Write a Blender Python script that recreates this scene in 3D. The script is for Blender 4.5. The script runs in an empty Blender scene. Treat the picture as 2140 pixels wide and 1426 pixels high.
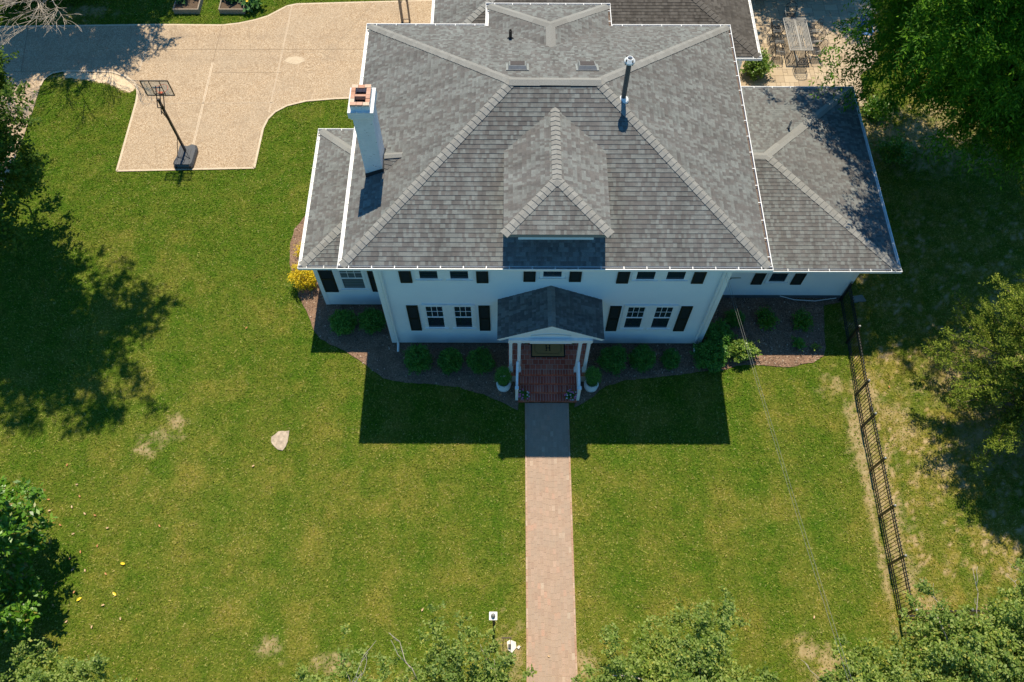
import bpy, math, random
import numpy as np
from mathutils import Vector, Matrix, noise as mn

C = bpy.context.scene
COL = C.collection
PI = math.pi
V = Vector

# ------------------------------------------------------------------ camera
cam_d = bpy.data.cameras.new("camera")
cam = bpy.data.objects.new("camera", cam_d)
COL.objects.link(cam)
C.camera = cam
cam_d.sensor_width = 36.0
cam_d.sensor_fit = 'HORIZONTAL'
cam_d.lens = 28.495
cam_d.clip_end = 1500
cam.location = (0, 0, 27.0)
_p, _y, _r = 0.4855103, -0.00191032, 0.00462928
cam.rotation_euler = (Matrix.Rotation(_y, 3, 'Z') @ Matrix.Rotation(_p, 3, 'X') @ Matrix.Rotation(_r, 3, 'Z')).to_euler()

# ------------------------------------------------------------------ sky + sun
SUN = V((0.02, 0.49, 1.0)).normalized()         # towards the sun
elev = math.asin(SUN.z)
az = math.atan2(SUN.x, SUN.y)                   # clockwise from +Y
W = bpy.data.worlds.new("World")
C.world = W
W.use_nodes = True
nt = W.node_tree
sky = nt.nodes.new('ShaderNodeTexSky')
sky.sky_type = 'NISHITA'
sky.sun_disc = False
sky.sun_elevation = elev
sky.sun_rotation = az
sky.dust_density = 0.1
sky.air_density = 1.0
sky.ozone_density = 3.5
bg = nt.nodes['Background']
bg.inputs[1].default_value = 0.105
tint = nt.nodes.new('ShaderNodeMix'); tint.data_type = 'RGBA'; tint.blend_type = 'MULTIPLY'
tint.inputs[0].default_value = 1.0
tint.inputs[7].default_value = (0.42, 0.90, 1.10, 1)      # camera white balance is warm: shade reads blue
nt.links.new(sky.outputs[0], tint.inputs[6])
nt.links.new(tint.outputs[2], bg.inputs[0])
sl = bpy.data.lights.new("sun", 'SUN')
sl.energy = 4.9
sl.angle = math.radians(0.5)
sl.color = (1.0, 0.895, 0.70)
so = bpy.data.objects.new("sun", sl)
so.rotation_euler = SUN.to_track_quat('Z', 'Y').to_euler()
so.location = (0, 30, 60)
COL.objects.link(so)

C.view_settings.view_transform = 'Standard'
C.view_settings.look = 'None'
C.view_settings.exposure = 0.34
C.view_settings.gamma = 1.0

# ------------------------------------------------------------------ materials
class NB:
    def __init__(s, name):
        s.m = bpy.data.materials.new(name)
        s.m.use_nodes = True
        s.t = s.m.node_tree
        s.b = s.t.nodes['Principled BSDF']
    def n(s, typ, **k):
        x = s.t.nodes.new('ShaderNode' + typ)
        for a, v in k.items():
            setattr(x, a, v)
        return x
    def l(s, a, b):
        s.t.links.new(a, b)
    def val(s, x, sock):
        if hasattr(x, 'is_linked') or hasattr(x, 'links'):
            s.l(x, sock)
        else:
            sock.default_value = x
    def math(s, op, a, b=0.0, c=None):
        x = s.n('Math', operation=op)
        s.val(a, x.inputs[0]); s.val(b, x.inputs[1])
        if c is not None: s.val(c, x.inputs[2])
        return x.outputs[0]
    def mix(s, f, a, b, typ='MIX'):
        x = s.n('Mix', data_type='RGBA', blend_type=typ)
        s.val(f, x.inputs[0])
        for v, i in ((a, 6), (b, 7)):
            if isinstance(v, (tuple, list)):
                x.inputs[i].default_value = (*v[:3], 1)
            else:
                s.l(v, x.inputs[i])
        return x.outputs[2]
    def noise(s, vec, scale, detail=3, rough=0.55, dist=0.0):
        x = s.n('TexNoise')
        x.inputs['Scale'].default_value = scale
        x.inputs['Detail'].default_value = detail
        x.inputs['Roughness'].default_value = rough
        x.inputs['Distortion'].default_value = dist
        if vec is not None: s.l(vec, x.inputs['Vector'])
        return x.outputs['Fac']
    def ramp(s, f, stops):
        x = s.n('ValToRGB')
        e = x.color_ramp.elements
        while len(e) > 1: e.remove(e[-1])
        for i, (p, c) in enumerate(stops):
            if i == 0: q = e[0]; q.position = p
            else: q = e.new(p)
            if not isinstance(c, (tuple, list)): c = (c, c, c)
            q.color = (*c[:3], 1)
        s.l(f, x.inputs[0])
        return x.outputs[0]
    def pos(s): return s.n('NewGeometry').outputs['Position']
    def isl(s): return s.n('NewGeometry').outputs['Random Per Island']
    def bump(s, h, strength=0.5, dist=0.02):
        x = s.n('Bump')
        x.inputs['Strength'].default_value = strength
        x.inputs['Distance'].default_value = dist
        s.l(h, x.inputs['Height'])
        s.l(x.outputs[0], s.b.inputs['Normal'])
    def col(s, c):
        if isinstance(c, (tuple, list)): s.b.inputs['Base Color'].default_value = (*c[:3], 1)
        else: s.l(c, s.b.inputs['Base Color'])
    def rough(s, r): s.val(r, s.b.inputs['Roughness'])
    def spec(s, v): s.b.inputs['Specular IOR Level'].default_value = v

M = {}
def simple(name, c, r=0.6, metal=0.0, var=0.12, scale=9.0, bump=0.0, spec=0.5):
    k = NB(name)
    f = k.noise(k.pos(), scale, 4)
    k.col(k.ramp(f, [(0.3, tuple(x * (1 - var) for x in c)), (0.7, tuple(min(1, x * (1 + var)) for x in c))]))
    k.rough(r); k.b.inputs['Metallic'].default_value = metal; k.spec(spec)
    if bump: k.bump(k.noise(k.pos(), scale * 6, 3), bump, 0.01)
    M[name] = k.m
    return k.m

simple('white_paint', (0.86, 0.87, 0.87), 0.45, var=0.04)
simple('white_metal', (0.83, 0.83, 0.82), 0.35, var=0.05)
simple('off_white', (0.72, 0.70, 0.62), 0.5, var=0.06)
simple('shutter_paint', (0.016, 0.018, 0.012), 0.6, var=0.2, spec=0.25)
simple('black_metal', (0.012, 0.012, 0.014), 0.4, var=0.2)
simple('grey_metal', (0.30, 0.30, 0.29), 0.45, metal=0.3)
simple('silver_metal', (0.24, 0.23, 0.215), 0.5, metal=0.25)
simple('flue_metal', (0.07, 0.09, 0.10), 0.4, metal=0.3)
simple('vent_brown', (0.07, 0.05, 0.045), 0.5)
simple('flashing', (0.02, 0.022, 0.026), 0.6)
simple('brown_wood', (0.22, 0.14, 0.08), 0.75, var=0.25, scale=14)
simple('weathered_wood', (0.30, 0.24, 0.18), 0.8, var=0.25, scale=14)
simple('fence_brown', (0.075, 0.050, 0.030), 0.7, var=0.2)
simple('soil', (0.10, 0.065, 0.04), 0.95, var=0.3, scale=14, bump=0.6)
simple('bark', (0.13, 0.10, 0.075), 0.9, var=0.3, scale=12, bump=0.5)
simple('pale_bark', (0.42, 0.36, 0.30), 0.85, var=0.2, scale=12, bump=0.3)
simple('foundation', (0.12, 0.12, 0.13), 0.85, var=0.15)
simple('flue_dark', (0.03, 0.015, 0.012), 0.9)
simple('plastic_grey', (0.055, 0.06, 0.07), 0.42, var=0.1, scale=20)
simple('orange_metal', (0.70, 0.12, 0.02), 0.45)
simple('blue_plastic', (0.02, 0.12, 0.35), 0.4)
simple('ceramic_white', (0.75, 0.77, 0.78), 0.3, var=0.04)
simple('pot_black', (0.012, 0.012, 0.013), 0.4)
simple('pink_petal', (0.85, 0.22, 0.45), 0.6, var=0.3, scale=30)
simple('white_petal', (0.8, 0.7, 0.75), 0.6)
simple('yellow_petal', (0.85, 0.55, 0.01), 0.6, var=0.2, scale=20)
simple('coir', (0.42, 0.24, 0.085), 0.95, var=0.12, scale=60, bump=0.4)
simple('mat_black', (0.012, 0.010, 0.010), 0.95)
simple('pale_stone', (0.42, 0.335, 0.25), 0.9, var=0.35, scale=8, bump=0.4)
simple('grey_slab', (0.20, 0.19, 0.17), 0.85, var=0.2, scale=8)
simple('light_stone', (0.74, 0.68, 0.58), 0.8, var=0.1)
simple('interior_dark', (0.02, 0.022, 0.025), 0.9)
simple('door_paint', (0.03, 0.03, 0.03), 0.35)
simple('wire', (0.22, 0.22, 0.2), 0.5)
simple('gutter_dirt', (0.07, 0.065, 0.06), 0.9, var=0.3, scale=12)
simple('debris', (0.14, 0.105, 0.085), 0.95, var=0.5, scale=25)

def glass(name, c):
    k = NB(name)
    # blinds seen dimly behind the pane
    sep = k.n('SeparateXYZ'); k.l(k.pos(), sep.inputs[0])
    w = k.math('FRACT', k.math('MULTIPLY', sep.outputs[2], 9.0))
    k.col(k.mix(k.math('GREATER_THAN', w, 0.6), c, tuple(x * 1.8 for x in c)))
    k.rough(0.06); k.spec(0.8)
    M[name] = k.m
glass('glass', (0.012, 0.022, 0.032))
glass('glass_blind', (0.10, 0.12, 0.13))
k = NB('clear_panel')
k.col((0.75, 0.72, 0.65)); k.rough(0.15)
k.b.inputs['Alpha'].default_value = 0.22
M['clear_panel'] = k.m

# siding: painted lap boards (the laps are geometry)
k = NB('siding')
f = k.noise(k.pos(), 1.1, 5)
f2 = k.noise(k.pos(), 14, 3)
k.col(k.mix(k.math('MULTIPLY', f2, 0.25), k.ramp(f, [(0.3, (0.80, 0.83, 0.84)), (0.7, (0.88, 0.89, 0.88))]), (0.72, 0.74, 0.72)))
k.rough(0.5); M['siding'] = k.m

def shingle(name, dark, mid, light, tint=(0.16, 0.13, 0.115)):
    k = NB(name)
    uv = k.n('UVMap').outputs[0]
    sep = k.n('SeparateXYZ'); k.l(uv, sep.inputs[0])
    u, v = sep.outputs[0], sep.outputs[1]
    e = 0.143
    row = k.math('FLOOR', k.math('MULTIPLY', v, 1 / e))
    fr = k.math('FRACT', k.math('MULTIPLY', v, 1 / e))
    def wn(a, b):
        c = k.n('CombineXYZ'); k.val(a, c.inputs[0]); k.val(b, c.inputs[1])
        w = k.n('TexWhiteNoise', noise_dimensions='2D'); k.l(c.outputs[0], w.inputs['Vector'])
        return w.outputs['Value']
    r1 = wn(row, 3.7)
    uu = k.math('MULTIPLY_ADD', u, 1 / 0.10, k.math('MULTIPLY', r1, 9.3))
    # warp widths so tabs are uneven
    uu = k.math('ADD', uu, k.math('MULTIPLY', k.math('SINE', k.math('MULTIPLY_ADD', u, 11.3, k.math('MULTIPLY', r1, 40))), 0.32))
    cell = k.math('FLOOR', uu)
    rnd = wn(cell, row)
    rnd2 = wn(k.math('ADD', cell, 77.3), row)
    tab = k.math('MULTIPLY', k.math('GREATER_THAN', rnd2, 0.55), k.math('GREATER_THAN', fr, 0.42))
    base = k.ramp(rnd, [(0.0, dark), (0.35, tint), (0.55, mid), (1.0, light)])
    base = k.mix(k.math('MULTIPLY', tab, 0.36), base, tuple(x * 0.75 for x in dark))
    # large scale weathering + granule noise
    big = k.noise(k.pos(), 0.45, 4)
    base = k.mix(k.ramp(big, [(0.35, 0.0), (0.7, 0.40)]), base, tint)
    mp = k.n('Mapping'); mp.inputs['Scale'].default_value = (1.6, 0.22, 1); k.l(uv, mp.inputs[0])
    stk = k.noise(mp.outputs[0], 1.0, 4, 0.6)
    base = k.mix(1.0, base, k.ramp(stk, [(0.34, (0.84, 0.83, 0.82)), (0.62, (1.07, 1.07, 1.07))]), 'MULTIPLY')
    gr = k.noise(k.pos(), 55, 2)
    base = k.mix(0.55, base, k.ramp(gr, [(0.3, (0.55, 0.55, 0.55)), (0.7, (1.25, 1.25, 1.25))]), 'MULTIPLY')
    k.col(base); k.rough(0.9); k.spec(0.2)
    k.bump(gr, 0.5, 0.006)
    M[name] = k.m
shingle('shingles', (0.118, 0.116, 0.114), (0.170, 0.178, 0.173), (0.215, 0.230, 0.222), (0.148, 0.140, 0.134))
shingle('shingles_brown', (0.055, 0.050, 0.046), (0.095, 0.087, 0.080), (0.13, 0.12, 0.11), (0.085, 0.076, 0.068))
k = NB('ridge_shingle')
f = k.isl()
gr = k.noise(k.pos(), 40, 3)
b_ = k.ramp(f, [(0, (0.225, 0.22, 0.205)), (1, (0.275, 0.272, 0.255))])
k.col(k.mix(0.5, b_, k.ramp(gr, [(0.3, 0.6), (0.7, 1.2)]), 'MULTIPLY')); k.rough(0.9); k.spec(0.2)
k.bump(gr, 0.4, 0.006); M['ridge_shingle'] = k.m

# painted chimney brick
k = NB('painted_brick')
uv = k.n('UVMap').outputs[0]
br = k.n('TexBrick'); k.l(uv, br.inputs['Vector'])
br.inputs['Scale'].default_value = 1; br.inputs['Brick Width'].default_value = 0.21
br.inputs['Row Height'].default_value = 0.075; br.inputs['Mortar Size'].default_value = 0.007
cm = k.n('Mapping'); cm.inputs['Scale'].default_value = (1.2, 1.2, 2.6); k.l(k.pos(), cm.inputs[0])
chip = k.ramp(k.noise(cm.outputs[0], 7, 5, 0.75), [(0.63, 0), (0.66, 1)])
k.col(k.mix(chip, k.ramp(k.noise(k.pos(), 3, 4), [(0.3, (0.70, 0.71, 0.71)), (0.7, (0.82, 0.82, 0.81))]), (0.10, 0.08, 0.07)))
k.rough(0.6); k.bump(k.math('SUBTRACT', 1.0, br.outputs['Fac']), 0.8, 0.012); M['painted_brick'] = k.m

def brickmat(name, stops, bumpy=0.4, rough=0.85, blot=None):
    k = NB(name)
    b = k.ramp(k.isl(), stops)
    n1 = k.noise(k.pos(), 30, 4)
    b = k.mix(0.6, b, k.ramp(n1, [(0.3, 0.72), (0.7, 1.18)]), 'MULTIPLY')
    if blot:
        n2 = k.noise(k.pos(), 1.3, 4)
        b = k.mix(k.ramp(n2, [(0.42, 0), (0.62, 0.65)]), b, blot)
    k.col(b); k.rough(rough); k.bump(n1, bumpy, 0.006); k.spec(0.3); M[name] = k.m
brickmat('path_brick', [(0, (0.36, 0.245, 0.18)), (0.5, (0.39, 0.275, 0.20)), (0.85, (0.42, 0.295, 0.22)), (0.96, (0.46, 0.28, 0.20)), (1, (0.47, 0.37, 0.28))], blot=(0.36, 0.275, 0.21))
brickmat('edge_brick', [(0, (0.40, 0.23, 0.155)), (0.6, (0.46, 0.30, 0.21)), (1, (0.50, 0.36, 0.27))])
brickmat('step_brick', [(0, (0.40, 0.085, 0.048)), (0.6, (0.52, 0.125, 0.075)), (1, (0.58, 0.19, 0.12))], rough=0.7)
brickmat('top_brick', [(0, (0.45, 0.22, 0.13)), (0.5, (0.55, 0.33, 0.24)), (0.8, (0.60, 0.42, 0.30)), (1, (0.62, 0.50, 0.38))], 0.6)
brickmat('patio_stone', [(0, (0.36, 0.27, 0.18)), (0.5, (0.45, 0.345, 0.23)), (1, (0.54, 0.43, 0.30))], 0.5, blot=(0.45, 0.36, 0.26))
simple('mortar', (0.40, 0.30, 0.22), 0.95, var=0.15, scale=20)
simple('mortar_light', (0.60, 0.50, 0.44), 0.95, var=0.1, scale=20)
simple('mortar_dark', (0.14, 0.10, 0.07), 0.95, var=0.2, scale=20)

# exposed aggregate concrete
k = NB('aggregate')
vo = k.n('TexVoronoi'); vo.inputs['Scale'].default_value = 30; k.l(k.pos(), vo.inputs['Vector'])
n1 = k.noise(k.pos(), 0.5, 5); n2 = k.noise(k.pos(), 22, 3, 0.7)
b = k.ramp(vo.outputs['Color'], [(0.15, (0.31, 0.205, 0.12)), (0.5, (0.44, 0.32, 0.205)), (0.85, (0.56, 0.44, 0.31))])
b = k.mix(k.ramp(n1, [(0.35, 0.0), (0.7, 0.5)]), b, (0.40, 0.315, 0.225))
b = k.mix(0.75, b, k.ramp(n2, [(0.3, 0.62), (0.7, 1.3)]), 'MULTIPLY')
st = k.noise(k.pos(), 0.9, 6, 0.7, 0.6)
b = k.mix(k.ramp(st, [(0.50, 0.0), (0.68, 0.35)]), b, (0.26, 0.19, 0.13))
sp = k.n('SeparateXYZ'); k.l(k.pos(), sp.inputs[0])
ln = k.math('ABSOLUTE', k.math('SUBTRACT', k.math('ABSOLUTE', k.math('SUBTRACT', sp.outputs[1], 29.6)), 0.75))
lane = k.math('MULTIPLY', k.ramp(ln, [(0.05, 0.16), (0.32, 0.0)]), k.ramp(st, [(0.3, 0.3), (0.6, 1.0)]))
b = k.mix(lane, b, (0.24, 0.18, 0.13))
crk = k.n('TexVoronoi'); crk.feature = 'DISTANCE_TO_EDGE'; crk.inputs['Scale'].default_value = 0.23
wv = k.n('Mix', data_type='VECTOR'); wv.inputs[0].default_value = 0.12
nz = k.n('TexNoise'); nz.inputs['Scale'].default_value = 1.5; k.l(k.pos(), nz.inputs['Vector'])
k.l(k.pos(), wv.inputs[4]); k.l(nz.outputs['Color'], wv.inputs[5]); k.l(wv.outputs[1], crk.inputs['Vector'])
b = k.mix(k.ramp(crk.outputs['Distance'], [(0.0015, 0.35), (0.003, 0.0)]), b, (0.2, 0.15, 0.1))
k.col(b); k.rough(0.9); k.spec(0.25); k.bump(vo.outputs['Distance'], 0.6, 0.012); M['aggregate'] = k.m
simple('smooth_concrete', (0.58, 0.46, 0.33), 0.85, var=0.12, scale=5)
simple('patch_concrete', (0.52, 0.41, 0.285), 0.9, var=0.12, scale=9)
simple('sand', (0.62, 0.47, 0.31), 0.95, var=0.22, scale=7, bump=0.3)
simple('joint_dark', (0.24, 0.17, 0.11), 0.9, var=0.2, scale=5)

# lawn
def lawn(name, blade):
    k = NB(name)
    p = k.pos()
    def at(nm):
        a = k.n('Attribute'); a.attribute_name = nm; return a.outputs['Fac']
    dry, soil = at('dry'), at('soil')
    big = k.noise(p, 0.22, 4, 0.6); med = k.noise(p, 1.6, 5, 0.65); fine = k.noise(p, 13, 4, 0.7)
    if blade:
        g = k.ramp(k.isl(), [(0, (0.042, 0.108, 0.006)), (0.35, (0.092, 0.170, 0.010)), (0.75, (0.160, 0.218, 0.022)), (0.93, (0.25, 0.265, 0.05)), (1, (0.36, 0.33, 0.12))])
        d = k.ramp(k.isl(), [(0, (0.12, 0.150, 0.010)), (0.5, (0.25, 0.215, 0.035)), (1, (0.44, 0.34, 0.12))])
    else:
        g = k.ramp(fine, [(0.3, (0.024, 0.055, 0.004)), (0.5, (0.062, 0.108, 0.009)), (0.7, (0.115, 0.155, 0.020))])
        d = k.ramp(fine, [(0.3, (0.10, 0.115, 0.010)), (0.6, (0.23, 0.195, 0.04)), (0.75, (0.34, 0.26, 0.085))])
    g = k.mix(k.ramp(big, [(0.35, 0), (0.65, 0.5)]), g, k.mix(1.0, g, (0.72, 1.0, 0.85), 'MULTIPLY'))
    f = k.math('ADD', k.math('MULTIPLY', k.ramp(med, [(0.42, 0), (0.72, 1)]), 0.42), dry)
    f = k.n('Clamp') if False else k.math('MINIMUM', f, 1.0)
    c = k.mix(f, g, d)
    cl = k.noise(p, 4.5, 4, 0.65)
    c = k.mix(1.0, c, k.ramp(cl, [(0.32, (0.86, 0.90, 0.94)), (0.68, (1.10, 1.08, 1.05))]), 'MULTIPLY')
    if not blade:
        s = k.ramp(k.noise(p, 5, 5, 0.7), [(0.3, (0.30, 0.19, 0.10)), (0.7, (0.58, 0.44, 0.28))])
        c = k.mix(soil, c, s)
    k.col(c); k.rough(0.9); k.spec(0.04)
    if not blade: k.bump(fine, 0.6, 0.03)
    M[name] = k.m
    return k
lawn('lawn_ground', False)
kb = lawn('lawn_blade', True)

def leafmat(name, stops, trans=0.35, rough=0.5, spec=0.4):
    k = NB(name)
    c = k.ramp(k.isl(), stops)
    n = k.noise(k.pos(), 0.9, 2)
    c = k.mix(1.0, c, k.ramp(n, [(0.3, (0.80, 0.86, 0.9)), (0.7, (1.15, 1.1, 1.0))]), 'MULTIPLY')
    k.col(c); k.rough(rough); k.spec(spec)
    tr = k.n('BsdfTranslucent'); k.l(k.mix(1.0, c, (1.3, 1.4, 0.6), 'MULTIPLY'), tr.inputs[0])
    mx = k.n('MixShader'); mx.inputs[0].default_value = trans
    out = k.t.nodes['Material Output']
    k.l(k.b.outputs[0], mx.inputs[1]); k.l(tr.outputs[0], mx.inputs[2]); k.l(mx.outputs[0], out.inputs[0])
    M[name] = k.m
leafmat('leaf_walnut', [(0, (0.030, 0.10, 0.004)), (0.6, (0.075, 0.19, 0.008)), (0.93, (0.14, 0.29, 0.012)), (1, (0.26, 0.40, 0.03))], 0.35, 0.6, 0.15)
leafmat('leaf_hedge', [(0, (0.10, 0.17, 0.022)), (0.5, (0.225, 0.31, 0.060)), (0.9, (0.34, 0.41, 0.13)), (1, (0.45, 0.42, 0.07))], 0.35, 0.55, 0.2)
leafmat('leaf_cedar', [(0, (0.06, 0.105, 0.012)), (0.6, (0.155, 0.215, 0.025)), (1, (0.33, 0.37, 0.07))], 0.25, 0.8, 0.1)
leafmat('leaf_magnolia', [(0, (0.045, 0.13, 0.008)), (0.6, (0.10, 0.24, 0.015)), (0.93, (0.17, 0.30, 0.03)), (1, (0.25, 0.15, 0.04))], 0.2, 0.38, 0.4)
leafmat('leaf_oak', [(0, (0.030, 0.075, 0.006)), (0.6, (0.065, 0.13, 0.010)), (1, (0.12, 0.18, 0.02))], 0.3, 0.6, 0.2)
leafmat('leaf_boxwood', [(0, (0.05, 0.15, 0.018)), (0.6, (0.09, 0.25, 0.03)), (1, (0.17, 0.36, 0.05))], 0.2)
leafmat('leaf_light', [(0, (0.10, 0.19, 0.025)), (0.6, (0.19, 0.30, 0.05)), (1, (0.34, 0.42, 0.10))], 0.3, 0.35, 0.5)
leafmat('leaf_yellow', [(0, (0.25, 0.26, 0.02)), (0.35, (0.62, 0.46, 0.012)), (1, (0.90, 0.66, 0.02))], 0.2, 0.6)
leafmat('leaf_squash', [(0, (0.05, 0.15, 0.03)), (1, (0.15, 0.30, 0.09))], 0.2)
leafmat('leaf_fallen', [(0, (0.55, 0.22, 0.03)), (0.5, (0.70, 0.42, 0.08)), (1, (0.80, 0.60, 0.30))], 0.1, 0.5)
simple('fallen_yellow', (0.85, 0.60, 0.03), 0.5, var=0.15)
simple('fallen_tan', (0.62, 0.42, 0.24), 0.6, var=0.2)
simple('fallen_orange', (0.50, 0.22, 0.08), 0.6, var=0.2)

k = NB('mulch_ground')
n1 = k.noise(k.pos(), 24, 4, 0.75); n2 = k.noise(k.pos(), 2.2, 4)
b = k.ramp(n1, [(0.3, (0.11, 0.062, 0.042)), (0.55, (0.30, 0.19, 0.13)), (0.72, (0.50, 0.36, 0.26))])
k.col(k.mix(k.ramp(n2, [(0.4, 0), (0.7, 0.5)]), b, (0.12, 0.075, 0.05))); k.rough(0.95); k.spec(0.1); k.bump(n1, 1.0, 0.03)
M['mulch_ground'] = k.m
brickmat('mulch_chip', [(0, (0.09, 0.05, 0.033)), (0.5, (0.22, 0.14, 0.095)), (0.85, (0.36, 0.25, 0.18)), (1, (0.6, 0.5, 0.4))])
M['mulch_chip'] = bpy.data.materials['mulch_chip']

# ------------------------------------------------------------------ mesh helpers
def tag(o, label=None, cat=None, group=None, kind=None):
    if label: o['label'] = label
    if cat: o['category'] = cat
    if group: o['group'] = group
    if kind: o['kind'] = kind
    return o

def empty(name, loc, label=None, cat=None, group=None):
    o = bpy.data.objects.new(name, None)
    o.location = loc
    o.empty_display_size = 0.2
    COL.objects.link(o)
    o['_w'] = list(loc)
    return tag(o, label, cat, group)

def worldloc(o):
    p = V((0, 0, 0))
    while o is not None:
        p = p + V(o.location); o = o.parent
    return p

class MB:
    def __init__(s):
        s.v = []; s.f = []; s.uv = []; s.mi = []
    def add(s, vs, fs, uvs=None, mi=0):
        n = len(s.v)
        s.v += [tuple(x) for x in vs]
        for i, f in enumerate(fs):
            s.f.append([n + j for j in f]); s.mi.append(mi)
            s.uv.append(uvs[i] if uvs else [(0, 0)] * len(f))
        return s
    def quad(s, a, b, c, d, mi=0):
        return s.add([a, b, c, d], [[0, 1, 2, 3]], mi=mi)
    def hexa(s, p, mi=0):       # 8 points: bottom loop (ccw), top loop
        return s.add(p, [[3, 2, 1, 0], [4, 5, 6, 7], [0, 1, 5, 4], [1, 2, 6, 5], [2, 3, 7, 6], [3, 0, 4, 7]], mi=mi)
    def box(s, x0, x1, y0, y1, z0, z1, mi=0, uv=False):
        p = [(x0, y0, z0), (x1, y0, z0), (x1, y1, z0), (x0, y1, z0), (x0, y0, z1), (x1, y0, z1), (x1, y1, z1), (x0, y1, z1)]
        if not uv: return s.hexa(p, mi)
        fs = [[3, 2, 1, 0], [4, 5, 6, 7], [0, 1, 5, 4], [1, 2, 6, 5], [2, 3, 7, 6], [3, 0, 4, 7]]
        uvs = []
        for f in fs:
            q = [p[i] for i in f]
            n = (V(q[1]) - V(q[0])).cross(V(q[2]) - V(q[1]))
            if abs(n.z) > max(abs(n.x), abs(n.y)): uvs.append([(a[0], a[1]) for a in q])
            elif abs(n.y) > abs(n.x): uvs.append([(a[0], a[2]) for a in q])
            else: uvs.append([(a[1], a[2]) for a in q])
        return s.add(p, fs, uvs, mi)
    def cbox(s, c, size, rz=0.0, mi=0, mat=None):
        R = mat if mat is not None else Matrix.Rotation(rz, 3, 'Z')
        h = V(size) / 2
        p = []
        for z in (-1, 1):
            for x, y in ((-1, -1), (1, -1), (1, 1), (-1, 1)):
                p.append(V(c) + R @ V((x * h.x, y * h.y, z * h.z)))
        return s.hexa(p, mi)
    def bar(s, a, b, w, h=None, mi=0):
        a, b = V(a), V(b); d = (b - a)
        L = d.length
        if L < 1e-6: return s
        h = h or w
        d.normalize()
        up = V((0, 0, 1)) if abs(d.z) < 0.95 else V((0, 1, 0))
        x = d.cross(up).normalized(); y = x.cross(d)
        p = []
        for q in (a, b):
            for i, j in ((-1, -1), (1, -1), (1, 1), (-1, 1)):
                p.append(q + x * (i * w / 2) + y * (j * h / 2))
        return s.hexa(p, mi)
    def tube(s, pts, rs, n=8, mi=0, cap=True):
        pts = [V(p) for p in pts]
        if not isinstance(rs, (list, tuple)): rs = [rs] * len(pts)
        base = len(s.v); prev = None
        for i, p in enumerate(pts):
            d = (pts[min(i + 1, len(pts) - 1)] - pts[max(i - 1, 0)])
            if d.length < 1e-9: d = V((0, 0, 1))
            d.normalize()
            if prev is None:
                up = V((0, 0, 1)) if abs(d.z) < 0.9 else V((1, 0, 0))
                x = d.cross(up).normalized()
            else:
                x = (prev - d * prev.dot(d))
                if x.length < 1e-6: x = d.cross(V((0.3, 0.5, 0.8)))
                x.normalize()
            prev = x; y = d.cross(x)
            for j in range(n):
                a = 2 * PI * j / n
                s.v.append(tuple(p + (x * math.cos(a) + y * math.sin(a)) * rs[i]))
        for i in range(len(pts) - 1):
            for j in range(n):
                a = base + i * n + j; b = base + i * n + (j + 1) % n
                s.f.append([a, b, b + n, a + n]); s.uv.append([(0, 0)] * 4); s.mi.append(mi)
        if cap:
            for st, rev in ((base, True), (base + (len(pts) - 1) * n, False)):
                f = [st + j for j in range(n)]
                if rev: f.reverse()
                s.f.append(f); s.uv.append([(0, 0)] * n); s.mi.append(mi)
        return s
    def lathe(s, c, prof, n=24, mi=0):
        base = len(s.v); c = V(c)
        for r, z in prof:
            for j in range(n):
                a = 2 * PI * j / n
                s.v.append((c.x + r * math.cos(a), c.y + r * math.sin(a), c.z + z))
        for i in range(len(prof) - 1):
            for j in range(n):
                a = base + i * n + j; b = base + i * n + (j + 1) % n
                s.f.append([a, b, b + n, a + n]); s.uv.append([(0, 0)] * 4); s.mi.append(mi)
        return s
    def poly(s, pts, z=None, mi=0):
        p = [(*q[:2], z) if z is not None else tuple(q) for q in pts]
        return s.add(p, [list(range(len(p)))], mi=mi)
    def prism(s, pts, z0, z1, mi=0):
        n = len(pts)
        a = sum(pts[i][0] * pts[(i + 1) % n][1] - pts[(i + 1) % n][0] * pts[i][1] for i in range(n))
        if a < 0: pts = pts[::-1]
        vs = [(*p[:2], z0) for p in pts] + [(*p[:2], z1) for p in pts]
        fs = [list(range(n))[::-1], list(range(n, 2 * n))] + [[i, (i + 1) % n, n + (i + 1) % n, n + i] for i in range(n)]
        return s.add(vs, fs, mi=mi)
    def build(s, name, mats, parent=None, label=None, smooth=False, origin=None):
        if not isinstance(mats, (list, tuple)): mats = [mats]
        off = V((0, 0, 0))
        if parent is not None: off = worldloc(parent)
        oloc = V((0, 0, 0))
        if origin is not None: oloc = V(origin) - off; off = V(origin)
        me = bpy.data.meshes.new(name)
        me.from_pydata([(x[0] - off.x, x[1] - off.y, x[2] - off.z) for x in s.v], [], s.f)
        uvl = me.uv_layers.new(name='UVMap')
        flat = [c for f in s.uv for p in f for c in p]
        if len(flat) == 2 * len(uvl.data): uvl.data.foreach_set('uv', flat)
        for m in mats: me.materials.append(M[m])
        me.polygons.foreach_set('material_index', s.mi)
        if smooth: me.polygons.foreach_set('use_smooth', [True] * len(me.polygons))
        me.update()
        o = bpy.data.objects.new(name, me)
        o.location = oloc
        COL.objects.link(o)
        if parent is not None: o.parent = parent
        if label: o['label'] = label
        return o

def clip(poly, axis_v, keep_above):
    out = []
    n = len(poly)
    for i in range(n):
        a, b = poly[i], poly[(i + 1) % n]
        ia = (a[1] >= axis_v) if keep_above else (a[1] <= axis_v)
        ib = (b[1] >= axis_v) if keep_above else (b[1] <= axis_v)
        if ia: out.append(a)
        if ia != ib:
            t = (axis_v - a[1]) / (b[1] - a[1])
            out.append((a[0] + (b[0] - a[0]) * t, axis_v))
    return out

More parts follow.
